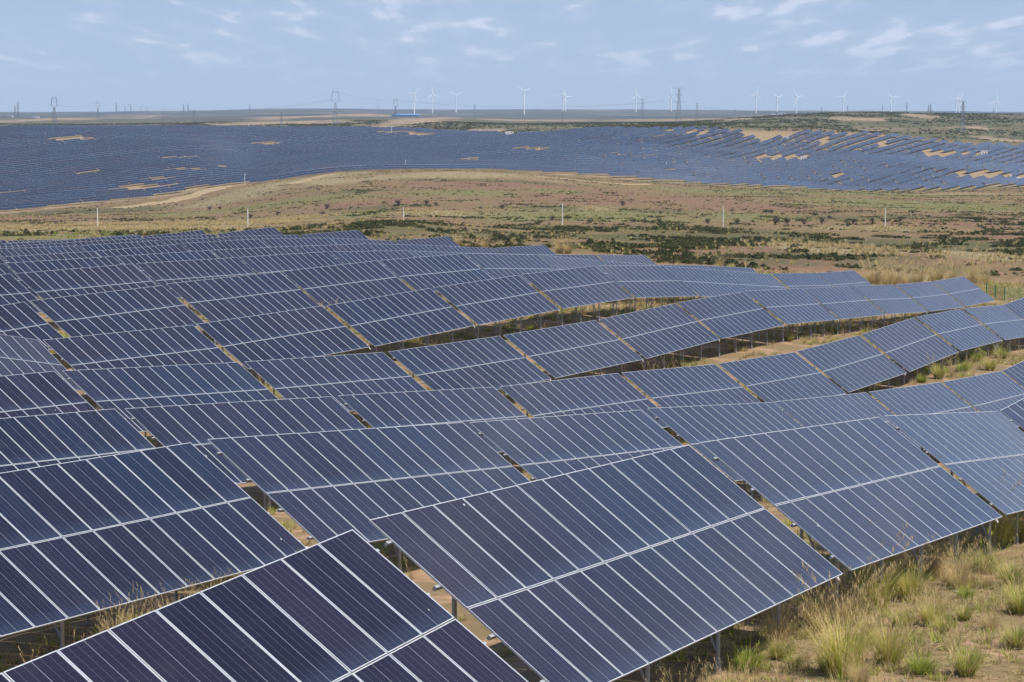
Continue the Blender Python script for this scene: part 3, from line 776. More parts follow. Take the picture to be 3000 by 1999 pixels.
# low shrubs of the valley
def sample(n, d0, d1, spread=1.12):
    D = np.sqrt(rng.random(n)*(d1**2-d0**2)+d0**2); t = (rng.random(n)*2-1)*1500*spread/FPX
    return t*D, D
X, Y = sample(520000, 300, 1800)
red, grn, stw, snd, veg, farf, hill, bare = colour_fields(X, Y)
cl = vnoise(X/9.+7, Y/16.+2, 3)
cl2 = vnoise(X/55.+2, Y/120.+6, 3)
p = (veg*1.15+.06)*sstep(cl, .50, .66)*(.25+.75*sstep(cl2, .42, .58))*(1-stw*.85)*(1-snd*.7)*(1-.35*sstep(Y, 700, 1300))
pxs = 1500+FPX*X/Y
keep = (rng.random(len(X)) < np.clip(p*1.0, 0, 1)) & (Y < dmin(pxs)-14)
# none inside the near solar field
tc = np.array([(t[2], t[3]) for t in TAB]); 
def clear_of_tables(X, Y, r):
    ok = np.ones(len(X), bool)
    for cx, cy in tc: ok &= ((X-cx)**2+(Y-cy)**2) > r*r
    return ok
keep &= clear_of_tables(X, Y, 15)
X, Y = X[keep], Y[keep]; print('shrubs', len(X))
sh = [shrub_mesh('low_shrub', m_shrub, seed=1), shrub_mesh('low_shrub', m_shrub, seed=2, h=.45), shrub_mesh('low_shrub', m_olive, seed=3), shrub_mesh('low_shrub', m_shrub, seed=4, h=.75, n=120)]
scatter('shrub_cover', np.c_[X, Y, zf(X, Y)], (.30+rng.random(len(X))**2*1.05)*(1-.35*sstep(Y, 500, 1100)), rng.random(len(X))*6.28, sh, 'low dark green shrubs dotted over the dry valley', 'shrubs')
# straw coloured grass of the valley
X, Y = sample(170000, 300, 1700)
red, grn, stw, snd, veg, farf, hill, bare = colour_fields(X, Y)
cl = vnoise(X/7.+3, Y/12.+9, 3)
p = (.85*stw+.16*grn+.13)*sstep(cl, .40, .6)
pxs = 1500+FPX*X/Y; keep = (rng.random(len(X)) < p) & (Y < dmin(pxs)-10) & clear_of_tables(X, Y, 13)
X, Y, stw, grn = X[keep], Y[keep], stw[keep], grn[keep]; print('straw', len(X))
tm = [tuft_mesh('valley_tuft', [m_straw, m_dry], 26, 1.1, .5, .035, 11), tuft_mesh('valley_tuft', [m_straw, m_yel], 24, .8, .7, .04, 12), tuft_mesh('valley_tuft', [m_green, m_yel], 24, .6, .9, .05, 13)]
idx = np.where(rng.random(len(X)) < stw+.3, 0, np.where(rng.random(len(X)) < grn*.8+.3, 2, 1))
scatter('valley_grass', np.c_[X, Y, zf(X, Y)], .6+rng.random(len(X))*.8, rng.random(len(X))*6.28, tm, 'straw coloured grass over the valley floor', 'grass', idx)
# scrub on the hills beyond the far field
X, Y = sample(90000, 2350, 4200)
pxs = 1500+FPX*X/Y; cl = vnoise(X/60.+7, Y/120.+2, 4)
keep = (Y > dmax(pxs)+25) & (rng.random(len(X)) < sstep(cl, .40, .66)*.5+.04) & (colour_fields(X, Y)[7] < .3)
X, Y = X[keep], Y[keep]; print('hill', len(X))
scatter('hill_scrub', np.c_[X, Y, zf(X, Y)], 1.0+rng.random(len(X))*1.5, rng.random(len(X))*6.28, [sh[0], sh[3], sh[2]], 'dark scrub on the low hills beyond the far field', 'shrubs')
# thin grass under and between the near tables
X, Y = sample(75000, 24, 340, 1.15)
cl = vnoise(X/2.2+3, Y/2.2+9, 3)+.35*(vnoise(X/11.+1, Y/11.+4, 2)-.5)
keep = rng.random(len(X)) < sstep(cl, .44, .66)*.95+.05
X, Y = X[keep], Y[keep]; print('near grass', len(X))
gt = [tuft_mesh('grass_tuft', [m_dry, m_straw], 30, .34, .8, .011, 21), tuft_mesh('grass_tuft', [m_yel, m_dry], 34, .28, .9, .011, 22), tuft_mesh('grass_tuft', [m_green, m_yel], 34, .30, .8, .011, 23), tuft_mesh('grass_tuft', [m_dry, m_straw], 22, .5, .5, .009, 24, stalks=3)]
sz = np.where(Y < 120, 1, 1.5)
scatter('field_grass', np.c_[X, Y, zf(X, Y)], (.5+rng.random(len(X))*.9)*sz, rng.random(len(X))*6.28, gt, 'thin dry grass between and under the near solar tables', 'grass')
# close ground cover at the lower right corner
n = 17000; X = rng.uniform(3, 24, n); Y = rng.uniform(28, 72, n); cl = vnoise(X/1.1+3, Y/1.1+9, 3)
keep = rng.random(n) < sstep(cl, .40, .68)*.85
X, Y = X[keep], Y[keep]
scatter('short_grass', np.c_[X, Y, zf(X, Y)], .35+rng.random(len(X))*.6, rng.random(len(X))*6.28, gt, 'short patchy grass on sandy soil in the lower right corner', 'grass')
# pale stones on the soil
def stone_mesh(name, m, seed):
    import bmesh
    bm = bmesh.new(); bmesh.ops.create_icosphere(bm, subdivisions=1, radius=1); r = random.Random(seed)
    for v in bm.verts: v.co *= r.uniform(.7, 1.15); v.co.z *= .6
    me = bpy.data.meshes.new(name); bm.to_mesh(me); bm.free(); me.materials.append(m); return me
m_stone = leafm('pale_stone', (.50, .44, .37), (.36, .30, .24))
X = rng.uniform(3, 24, 2600); Y = rng.uniform(28, 80, 2600)
scatter('stones', np.c_[X, Y, zf(X, Y)], .012+rng.random(2600)**4*.07, rng.random(2600)*6.28, [stone_mesh('stone', m_stone, 1), stone_mesh('stone', m_stone, 2)], 'small pale stones on the sandy soil', 'stones')

# tall tussocks of feather grass, each one a thing
tus = [tuft_mesh('blades', [m_green, m_yel, m_straw], 520, .9, .75, .009, 31, stalks=22, seg=3, base=.2),
       tuft_mesh('blades', [m_yel, m_yel, m_straw], 520, 1.15, .5, .0085, 32, stalks=44, seg=3, base=.26),
       tuft_mesh('blades', [m_dry, m_straw, m_straw], 360, 1.05, .55, .008, 33, stalks=50, seg=3, base=.24),
       tuft_mesh('blades', [m_green, m_green, m_yel], 480, .7, .95, .009, 34, stalks=8, seg=3, base=.24)]
TG = 'tall grass tussocks at the foot of the near tables'
TL = [(2190, 1965, 3, 1.0, 'bright green tussock by the steel post in the lower right corner'),
      (2275, 1900, 2, .9, 'dry straw tussock just right of the green one by the post'),
      (2470, 1985, 1, 1.25, 'tallest yellow green tussock at the bottom edge, right of centre'),
      (2600, 1950, 1, .95, 'yellow green tussock right of the tallest one at the bottom edge'),
      (2700, 1975, 3, .9, 'fine green tussock at the bottom edge, second from the right corner'),
      (2830, 1980, 0, .85, 'dark green tussock nearest the bottom right corner'),
      (2560, 1790, 1, 1.15, 'pale yellow tussock below the gap between the two nearest tables'),
      (2660, 1760, 1, 1.0, 'pale yellow tussock right of the gap between the two nearest tables'),
      (2480, 1830, 2, 1.1, 'straw coloured tussock under the corner of the nearest table'),
      (2390, 1850, 2, 1.0, 'straw tussock leaning over the edge of the nearest table'),
      (2880, 1680, 3, 1.35, 'big bright green tussock in front of the white post at the right'),
      (2960, 1720, 0, 1.1, 'green tussock with long stalks at the right edge'),
      (2990, 1800, 0, 1.0, 'dark green tussock at the right edge, lower of two'),
      (2800, 1720, 2, .9, 'dry tussock left of the big bright green one'),
      (2740, 1690, 2, .95, 'dry tussock under the second nearest table'),
      (2900, 1850, 2, .55, 'small brown tussock on the bare soil at right'),
      (2760, 1860, 0, .6, 'small green tussock on the bare soil'),
      (2980, 1900, 0, .8, 'upright green tussock near the right edge, low'),
      (2640, 1840, 0, .75, 'olive tussock in the middle of the bare patch'),
      (2330, 1960, 0, .5, 'small tuft right of the post near the bottom edge'),
      (2930, 1600, 1, 1.2, 'yellow stalks rising at the right edge below the solar table'),
      (2990, 1590, 1, 1.2, 'yellow grass by the right edge under the table corner')]
def tussock(x, y, k, s, lab, tilt=0):
    t = empty('grass_tussock', (x, y, z1(x, y)), random.uniform(0, 6.28), label=lab, cat='grass tussock', group=TG)
    o = bpy.data.objects.new('blades', tus[k]); link(o, t); o.scale = (s, s, s*random.uniform(.9, 1.1)); return t
for px, py, k, s, lab in TL:
    x, y, z = G(px, py, 20); tussock(x, y, k, s*1.02, lab)

tb0 = {t[:2]: t for t in TAB}
def along(key, u, out_):                                      # a spot u metres along a table, out_ metres in front of its lower edge
    t = tb0[key]; e, dn, n = frame_of(*t[5:]); c = Vector(t[2:5])+dn*LT+e*u+Vector((dn.x, dn.y, 0)).normalized()*out_
    return c.x, c.y
for i, (u, o_, k, s) in enumerate(((-1.6, .3, 2, 1.35), (-.6, .1, 1, 1.3), (.2, .5, 2, 1.3), (1.0, .2, 2, 1.35), (1.9, .4, 1, 1.25), (2.8, .2, 2, 1.35), (3.7, .35, 1, 1.15), (4.6, .3, 2, 1.1), (5.5, .5, 1, 1.0), (6.4, .3, 2, 1.25), (7.2, .4, 2, 1.45))):
    x, y = along(('B', 0), u, o_)
    tussock(x, y, k, s*.62, 'dry feather grass showing between the two nearest rows, %s from the left' % ORD[i])
for i, (key, u, o_, k, s) in enumerate(((('B', 1), -7.0, -1.2, 2, 1.0), (('B', 1), -7.6, -2.4, 1, 1.0), (('C', 1), -7.5, -1.5, 2, 1.0), (('B', 1), -7.4, -3.4, 2, 1.1), (('F', 3), -7.0, .2, 2, 1.6), (('F', 3), -5.2, .2, 2, 1.4))):
    x, y = along(key, u, o_)
    tussock(x, y, k, s, 'straw grass standing in a gap between two tables, %s from the camera' % ORD[i])
# looser tufts thickening along the foot of the nearest row
P_ = []
for _ in range(26):
    u = random.uniform(-9, 22); o_ = abs(random.gauss(0, 1.6))-.4; x, y = along(('A', 1), u, o_); P_.append((x, y, z1(x, y)))
scatter('feather_grass', P_, [random.uniform(.4, .9) for _ in P_], [random.uniform(0, 6.28) for _ in P_], tus, 'loose feather grass along the foot of the nearest row', 'grass')
gx_ = [(1860, 900, 60), (2040, 870, 45), (2560, 985, 55), (2450, 1003, 45), (2700, 1062, 50)]
for i, (px, py) in enumerate(((2440, 975), (2310, 1000), (2860, 1060), (2930, 1050), (2750, 1110), (2700, 1120), (2900, 1085), (2820, 1090))):
    x, y, z = G(px, py, 60); tussock(x, y, (3, 0, 3, 3, 0, 3, 0, 3)[i], (1.3, 1.2, 2.0, 1.9, 1.5, 1.3, 1.6, 1.5)[i], 'green grass bush on the sandy lane between rows, %s' % ('nearest the middle', 'left of the others', 'beside the white post', 'behind the white post', 'at the lane edge', 'leftmost of the lower lane', 'low one in the lane', 'low one left of the white post')[i])
order_ = [8, 7, 6, 5, 4, 3, 2, 1, 0, 11, 10, 12, 13, 9]
for i, (px, py, s) in enumerate(((2560, 838, 3.2), (2600, 840, 2.8), (2625, 838, 3.0), (2660, 838, 2.4), (2690, 836, 2.4), (2745, 832, 3.0), (2785, 834, 2.8), (2850, 835, 3.2), (2880, 838, 2.6), (1640, 742, 2.6), (1665, 744, 2.4), (1420, 730, 2.2), (1340, 722, 2.0), (2110, 788, 1.6))):
    x, y, z = G(px, py, 180)
    tussock(x, y, 2, s, 'pale straw clump just behind the solar tables, %s from the right' % ORD[order_[i]])

# leafless and leafy bushes of the valley
def twig_mesh(name, seed):
    r = random.Random(seed); mb = MB()
    def grow(p, d, L, w, lv):
        q = p+d*L; s = d.orthogonal().normalized()*w; mb.quad([p-s, p+s, q+s*.5, q-s*.5]); s2 = d.cross(s).normalized()*w; mb.quad([p-s2, p+s2, q+s2*.5, q-s2*.5])
        if lv == 0: return
        for _ in range(4): grow(q if r.random() < .6 else p.lerp(q, .6), (d+Vector((r.gauss(0, .5), r.gauss(0, .5), r.gauss(.05, .3)))).normalized(), L*r.uniform(.55, .8), w*.55, lv-1)
    for _ in range(9): grow(Vector((r.gauss(0, .1), r.gauss(0, .1), -.1)), Vector((r.gauss(0, .55), r.gauss(0, .55), 1)).normalized(), .95, .07, 3)
    return mb.mesh(name, [m_twig])
def leafy_mesh(name, seed, m):
    r = random.Random(seed); mb = MB()
    for _ in range(420):
        th = r.uniform(0, 6.28); ph = math.asin(r.uniform(-.25, 1)); rad = r.uniform(.6, 1)*(1+.25*math.sin(3*th+seed))
        c = Vector((math.cos(th)*math.cos(ph)*rad*1.25, math.sin(th)*math.cos(ph)*rad*1.25, .8+.85*math.sin(ph)*rad))
        q = Quaternion([r.gauss(0, 1) for _ in range(4)]).normalized(); k = r.uniform(.07, .17); a, b = q @ Vector((k, 0, 0)), q @ Vector((0, k*.7, 0))
        mb.quad([c-a, c-b, c+a, c+b])
    return mb.mesh(name, [m])
tw = [twig_mesh('twigs', 1), twig_mesh('twigs', 2)]; lf = [leafy_mesh('foliage', 1, m_shrub), leafy_mesh('foliage', 2, m_olive)]
stem = MB(); stem.tube((0, 0, -.3), (0, 0, .7), .09, .05, 6); stem.tube((0, 0, .2), (.4, .1, .8), .05, .03, 5); stem.tube((0, 0, .2), (-.35, .2, .8), .05, .03, 5); stem_me = stem.mesh('stem', [m_twig])
BU = [(614, 616, 't', 1.05), (644, 614, 't', .85), (733, 640, 't', .9), (812, 632, 't', .95), (946, 632, 't', .9), (958, 612, 't', 1.15), (1125, 600, 'l', .95), (1168, 603, 't', 1.3), (1160, 608, 'l', .8), (1250, 600, 't', 1.1), (1276, 603, 't', .8), (1258, 609, 'l', .8),
      (1472, 612, 't', 1.0), (1824, 603, 't', 1.0), (1620, 646, 't', .9), (1663, 646, 'l', 1.0), (1931, 652, 't', .8), (2074, 655, 't', .9), (2159, 657, 't', 1.0), (2270, 659, 't', 1.3), (2308, 658, 't', 1.05), (2355, 658, 't', .9), (2408, 654, 't', 1.0), (2429, 642, 't', .8), (2480, 657, 'l', .8), (2500, 656, 't', .9), (2557, 652, 't', .8), (2637, 648, 't', .9),
      (2246, 628, 'l', 1.2), (2262, 626, 't', .9), (2293, 632, 'l', .8), (2389, 636, 'l', 1.0), (2943, 663, 'l', 1.25), (2863, 652, 'l', .9), (2995, 666, 'l', 1.1), (2145, 622, 'l', .8), (1990, 622, 'l', .8), (2720, 640, 'l', .8), (505, 650, 'l', .7), (1935, 628, 't', .7), (2900, 655, 't', .7)]
nt_, nl_ = 0, 0
NTH = ORD+['fifteenth', 'sixteenth', 'seventeenth', 'eighteenth', 'nineteenth', 'twentieth']+['twenty-'+q for q in ORD[:9]]
for px, py, k, s in sorted(BU):
    x, y, z = G(px, py, 450)
    if k == 't': lab = 'leafless greyish purple bush in the valley, %s from the left' % NTH[nt_]; nt_ += 1
    else: lab = 'rounded dark green bush in the valley, %s from the left' % NTH[nl_]; nl_ += 1
    t = empty('bush', (x, y, z), random.uniform(0, 6.28), label=lab, cat='bush', group='bushes scattered along the valley'); s *= 1.12
    link(bpy.data.objects.new('stem', stem_me), t).scale = (s, s, s)
    link(bpy.data.objects.new('foliage' if k == 'l' else 'twigs', random.choice(lf if k == 'l' else tw)), t).scale = (s, s, s*.95)

# dead stems and litter lying on the bare soil
lit = []
for sd in (1, 2):
    r = random.Random(sd); mb = MB()
    for _ in range(26):
        a = r.uniform(0, 6.28); p = Vector((r.uniform(-.3, .3), r.uniform(-.3, .3), r.uniform(.005, .03))); d = Vector((math.cos(a), math.sin(a), r.uniform(-.02, .12)))*r.uniform(.08, .3); s = Vector((-math.sin(a), math.cos(a), .2))*.006
        mb.quad([p-s, p+s, p+d+s*.5, p+d-s*.5])
    lit.append(mb.mesh('dead_stems', [m_dry]))
X = rng.uniform(3, 24, 5200); Y = rng.uniform(28, 80, 5200)
scatter('stem_litter', np.c_[X, Y, zf(X, Y)], .6+rng.random(5200)*.9, rng.random(5200)*6.28, lit, 'dead stems lying on the sandy soil', 'litter')
# ------------------------------------------------------------------ white poles
def pole(px, pyb, pyt, lab, head=False, r=.15, d0=450, D=None, name='white_pole'):
    x, y, z = G(px, pyb, d0) if D is None else at(px, D)
    h = z_at(pyt, y)-z; t = empty(name, (x, y, z), label=lab, cat='pole', group='white poles standing in the valley and the far field')
    mb = MB(); mb.tube((0, 0, -.5), (0, 0, h), r, r*.7, 10); mb.build('shaft', [white_p], t)
    mb = MB(); mb.tube((0, 0, h), (0, 0, h+.12), r*.9, r*.5, 10); mb.build('cap', [galv], t)
    if head:
        mb = MB(); mb.tube((0, 0, h-.25), (.75, 0, h-.15), .07, n=6); mb.build('arm', [galv], t)
        mb = MB(); mb.box((.85, 0, h-.42), (.5, .34, .34)); mb.tube((.85, 0, h-.6), (.85, 0, h-.85), .16, .12, 8); mb.build('camera_head', [white_p], t)
    return t
PW_ = ['white concrete pole in the valley, %s from the left' % q for q in ORD]
for i, (px, b, t_) in enumerate(((286, 663, 611), (726, 664, 611), (1182, 646, 608), (1647, 659, 596), (2118, 665, 604), (2593, 668, 610))): pole(px, b, t_, PW_[i], r=.17)
pole(717, 541, 509, 'pole with a camera head on the sandy mound before the far field', True, .2, 1300)
pole(1188, 498, 469, 'pole with a camera head on the rise at the near edge of the far field', True, .2, 1300)
for px, b, t_, lab in ((236, 417, 400, 'thin pole in the large sandy clearing at upper left of the far field'), (813, 431, 417, 'thin pole in a small clearing left of centre of the far field'), (542, 471, 456, 'pole by a white cabin in the left part of the far field'),
                   (1147, 399, 370, 'tall thin pole near the top of the far field, centre'), (1580, 446, 432, 'thin pole by the narrow clearing right of centre'), (1373, 478, 462, 'pole beside the white cabin in the middle of the far field'),
                   (1952, 490, 475, 'short white pole in the lower middle of the far field'), (2891, 458, 436, 'thin pole behind the white cabin at the right'), (2997, 534, 518, 'pole at the right edge beside a white cabin'), (232, 522, 506, 'thin pole in the small clearing at left of the far field')):
    pole(px, b, t_, lab, False, .28, 1200)

# inverter cabins
def cabin(px, py, wpx, hpx, lab, ry=0, D=None, mats=None, d0=1200, name='inverter_cabin', cat='cabin'):
    x, y, z = G(px, py, d0) if D is None else at(px, D)
    wd = wpx*y/FPX; h = hpx*y/FPX*1.25; t = empty(name, (x, y, z-.1), ry, label=lab, cat=cat, group='small white cabins and sheds')
    m1, m2 = mats or (white_p, white_p)
    mb = MB(); mb.box((0, 0, h/2), (wd, wd*.5, h)); mb.build('body', [m1], t)
    mb = MB(); mb.box((0, 0, h+.12), (wd*1.05, wd*.56, .24)); mb.box((0, 0, h+.34), (wd*.5, wd*.3, .2)); mb.build('roof', [m2], t)
    mb = MB(); mb.box((-wd*.2, -wd*.25-.03, h*.42), (min(1.2, wd*.2), .06, h*.75)); mb.build('door', [galv], t)
    mb = MB(); mb.box((wd*.2, -wd*.25-.03, h*.6), (wd*.2, .05, h*.25)); mb.build('vent', [dark_steel], t)
    return t
for px, py, wp, hp, lab in ((566, 465, 15, 4, 'long low white cabin in the left part of the far field'), (25, 574, 22, 5, 'low white cabin in the clearing at the left edge'), (262, 419, 18, 4, 'small white cabin right of the sandy clearing at upper left'), (81, 518, 5, 4, 'tiny white box among panels at the left'),
                            (1385, 478, 15, 6, 'white cabin in the middle of the far field beside a pole'), (1590, 444, 10, 4, 'white cabin at the narrow clearing right of centre'), (2301, 414, 16, 11, 'white cabin on the orange clearing near the ridge'), (2353, 470, 18, 9, 'white cabin at the tan patches right of centre'),
                            (2882, 457, 19, 11, 'white cabin in the brown clearing at the right'), (2985, 535, 18, 11, 'white cabin in the clearing at the right edge'), (2961, 521, 5, 6, 'white switch box under a row end at the right'), (1492, 393, 24, 6, 'pale grey cabin in the notch at the top of the far field')):
    cabin(px, py, wp, hp, lab, .15)
m_cream = mat('cream_wall', (.70, .58, .36), .7)
for px, wp, lab in ((2254, 26, 'cream wall panel left of the white cabin in the far field'), (2285, 16, 'small cream shed between two others in the far field'), (2327, 22, 'cream shed touching the white cabin in the far field')):
    cabin(px, 467, wp, 6, lab, .1, mats=(m_cream, m_cream), name='cream_shed', cat='shed')
m_blue = mat('blue_sheet', (.09, .25, .46), .5); m_dblue = mat('dark_blue_sheet', (.05, .16, .38), .5)
# blue roofed works hall beyond the hills
x, y, z = at(1187, 5150); z = z_at(341.5, y); k = y/FPX
t = empty('works_hall', (x, y, z), label='long hall with a bright blue roof on the pink earthworks', cat='building')
mb = MB(); mb.box((6*k, 0, 1.8*k), (70*k, 18, 3.6*k)); mb.build('wall', [m_dblue], t)
mb = MB(); a, b, h = 71*k/2, 11, 3.6*k
mb.quad([(6*k-a, -b, h), (6*k+a, -b, h), (6*k+a, 0, h+3.2*k), (6*k-a, 0, h+3.2*k)]); mb.quad([(6*k+a, b, h), (6*k-a, b, h), (6*k-a, 0, h+3.2*k), (6*k+a, 0, h+3.2*k)]); mb.quad([(6*k-a, b, h), (6*k-a, -b, h), (6*k-a, 0, h+3.2*k)]); mb.quad([(6*k+a, -b, h), (6*k+a, b, h), (6*k+a, 0, h+3.2*k)])
mb.build('roof', [m_blue], t)
mb = MB(); mb.box((-34*k, -2, 2.8*k), (10*k, 22, 5.6*k)); mb.box((-22*k, -1, 2.4*k), (12*k, 20, 4.8*k)); mb.build('side_block', [m_dblue], t)
for i, (px, py, wp, hp, D, lab) in enumerate(((24, 343, 26, 3, 5300, 'white low farmhouse at the far left'), (105, 345, 17, 3, 5300, 'white low farmhouse, right of the first at the far left'), (2268, 336, 18, 4, 7500, 'pale village building left of the right hill'), (2290, 336, 24, 5, 7500, 'pale village building beside the right hill'), (2140, 336, 36, 2, 8000, 'long pale shed on the distant plain'), (1490, 358, 28, 3, 5200, 'pale blue shed on the plain beyond the centre'))):
    x, y, z = at(px, D); zt = z_at(py, D)
    c = cabin(px, py, wp, hp, lab, D=D, name='farmhouse', cat='building'); c.location.z = max(z, zt)-.5

# ------------------------------------------------------------------ wind turbines
m_turb = mat('turbine_white', (.92, .92, .92), .4)
TB = [(1214, 275.2, 324.5, 47, (555-508, 177-125)), (1267, 276.5, 320.3, 43, (-6, 50)), (1335.7, 279.5, 318, 37, (60, 32)), (1535.5, 266.7, 319, 40, (65, 32)), (1649, 279.5, 320.5, 33, (27, 52)), (1656.3, 282.9, 322.4, 32, (42, 0)), (1862.8, 279.5, 324.5, 36, (-6, 60)), (1966, 280.7, 320, 34, (0, 60)),
      (2214.5, 276.5, 327.5, 37, (18, 55)), (2276, 287, 327.5, 30, (-40, 30)), (2333, 283.7, 336, 36, (-27, 37)), (2469.5, 283.7, 327.5, 36, (34, 52)), (2610.5, 286.3, 328.8, 34, (52, 11)), (2800.5, 290.1, 332.6, 40, (50, 64)), (2810, 291.4, 332.6, 34, (27, 37)), (2917.5, 294.3, 331.7, 40, (6, 92))]
for i, (px, yh, yb, hp, tip) in enumerate(TB):
    Hh = 80.; D = Hh*FPX/(yb-yh+3)
    D = min(D, 11500.); x = (px-1500)/FPX*CP*D; zh = z_at(yh, D); g = z1(x, D); s = 1.0*D/9800
    t = empty('wind_turbine', (x, D, g), label='white wind turbine on the horizon, %s from the left' % NTH[i], cat='wind turbine', group='wind turbines along the horizon')
    H = zh-g
    mb = MB(); mb.tube((0, 0, -3), (0, 0, H-1.5), 2.5*s, 1.6*s, 12); mb.build('tower', [m_turb], t)
    yaw = .25+(i*1.7) % .45
    n_ = MB(); n_.box((0, 2.5*s, 0), (3.6*s, 10*s, 3.6*s)); o = n_.build('nacelle', [m_turb], t); o.location = (0, 0, H); o.rotation_euler = (0, 0, yaw)
    hb = MB(); hb.tube((0, -2.5*s, 0), (0, -5.5*s, 0), 2.0*s, .8*s, 10); hb_o = hb.build('hub', [m_turb], t); hb_o.location = (0, 0, H); hb_o.rotation_euler = (0, 0, yaw)
    BL = (28 if i != 15 else 36)*D/FPX*1.0 if i not in (2, 4, 5, 9) else 27*D/FPX
    th0 = math.atan2(tip[0], tip[1])
    bm_ = MB(); pv_ = [(0, 1.0), (.12, 1.6), (.5, 1.0), (1, .25)]
    for a, b in zip(pv_, pv_[1:]):
        for yy in (-.3, .3):
            q = [(-a[1]*s*.6, yy*s, a[0]*BL), (a[1]*s, yy*s, a[0]*BL), (b[1]*s, yy*s*.5, b[0]*BL), (-b[1]*s*.6, yy*s*.5, b[0]*BL)]
            bm_.quad(q if yy < 0 else q[::-1])
        bm_.quad([(a[1]*s, -.3*s, a[0]*BL), (a[1]*s, .3*s, a[0]*BL), (b[1]*s, .15*s, b[0]*BL), (b[1]*s, -.15*s, b[0]*BL)]); bm_.quad([(-a[1]*s*.6, .3*s, a[0]*BL), (-a[1]*s*.6, -.3*s, a[0]*BL), (-b[1]*s*.6, -.15*s, b[0]*BL), (-b[1]*s*.6, .15*s, b[0]*BL)])
    bl_me = bm_.mesh('blade', [m_turb])
    for k in range(3):
        o = link(bpy.data.objects.new('blade', bl_me), t); o.location = (math.sin(yaw)*4*s, -math.cos(yaw)*4*s, H)
        o.rotation_mode = 'QUATERNION'; o.rotation_quaternion = Quaternion((0, 0, 1), yaw) @ Quaternion((0, 1, 0), th0+k*2*math.pi/3)

# ------------------------------------------------------------------ lattice pylons
m_py = mat('pylon_steel', (.24, .27, .31), .6, .2)
def lattice(mb, z0, w0, z1_, w1, n, t, br=.6):
    def P(z, sx, sy): 
        w = w0+(w1-w0)*(z-z0)/(z1_-z0); return Vector((sx*w/2, sy*w/2, z))
    for sx in (-1, 1):
        for sy in (-1, 1): mb.tube(P(z0, sx, sy), P(z1_, sx, sy), t, n=4, cap=False)
    zs = [z0+(z1_-z0)*(1-(1-i/n)**1.25) for i in range(n+1)]
    for a, b in zip(zs, zs[1:]):
        for s in ((-1, -1, 1, -1), (1, -1, 1, 1), (1, 1, -1, 1), (-1, 1, -1, -1)):
            mb.tube(P(a, s[0], s[1]), P(b, s[2], s[3]), t*br, n=3, cap=False); mb.tube(P(a, s[2], s[3]), P(b, s[0], s[1]), t*br, n=3, cap=False)
            mb.tube(P(b, s[0], s[1]), P(b, s[2], s[3]), t*br, n=3, cap=False)
def pylon(px, yt, yb, kind, lab, D=None, d0=1800, wpx=None):
    if D is None: x, y, z = G(px, yb, d0)
    else: x, y, z = at(px, D)
    H = z_at(yt, y)-z; t = empty('pylon', (x, y, z), random.uniform(-.15, .15), label=lab, cat='pylon', group='lattice pylons carrying power lines'); th = .0036*H*(.8 if kind == 'big' else 1)+y*1.6e-5
    if kind == 'cup':
        b = MB(); lattice(b, 0, H*.16, H*.62, H*.035, 7, th); b.build('body', [m_py], t)
        h = MB()
        for sx in (-1, 1):
            for sy in (-.012, .012):
                pts = [(0, .60), (.10, .69), (.085, .90), (.055, .93), (.085, 1.0)]
                for p0, p1 in zip(pts, pts[1:]): h.tube((sx*p0[0]*H, sy*H, p0[1]*H), (sx*p1[0]*H, sy*H, p1[1]*H), th*.9, n=4)
                for q in np.linspace(0, 1, 5)[:-1]: h.tube((sx*(.10-.015*q)*H, sy*H, (.69+.21*q)*H), (sx*(.10-.015*(q+.25)-.018)*H, -sy*H, (.69+.21*(q+.25))*H), th*.6, n=3)
        for zz_, ww in ((.90, .085), (.93, .07), (.69, .125)):
            h.tube((-ww*H, 0, zz_*H), (ww*H, 0, zz_*H), th*(.9 if zz_ > .8 else .0001), n=4)
        for sx in (-1, 1): h.tube((sx*.10*H, 0, .69*H), (sx*.14*H, 0, .70*H), th, n=4); h.tube((sx*.14*H, 0, .70*H), (sx*.14*H, 0, .62*H), th*.45, n=3)
        h.tube((0, 0, .90*H), (0, 0, .76*H), th*.45, n=3)
        h.build('head', [m_py], t)
    else:
        b = MB(); lattice(b, 0, H*.17, H*.60, H*.062, 6, th); lattice(b, H*.60, H*.062, H*.97, H*.040, 5, th); b.build('body', [m_py], t)
        arms = ((.985, .09), (.80, .075), (.62, .10)) if kind == 'drum' else ((.985, .13), (.80, .10), (.60, .15))
        for zz_, ww in arms:
            a = MB()
            for sx in (-1, 1):
                a.tube((sx*.02*H, 0, (zz_-.02)*H), (sx*ww*H, 0, zz_*H), th, n=4); a.tube((sx*.02*H, 0, (zz_+.012)*H), (sx*ww*H, 0, zz_*H), th*.8, n=4)
                a.tube((sx*ww*H, 0, zz_*H), (sx*ww*H, 0, (zz_-.05)*H), th*.7, n=3)
            a.build('cross_arm', [m_py], t)
    return x, y, z, H
PY = {}
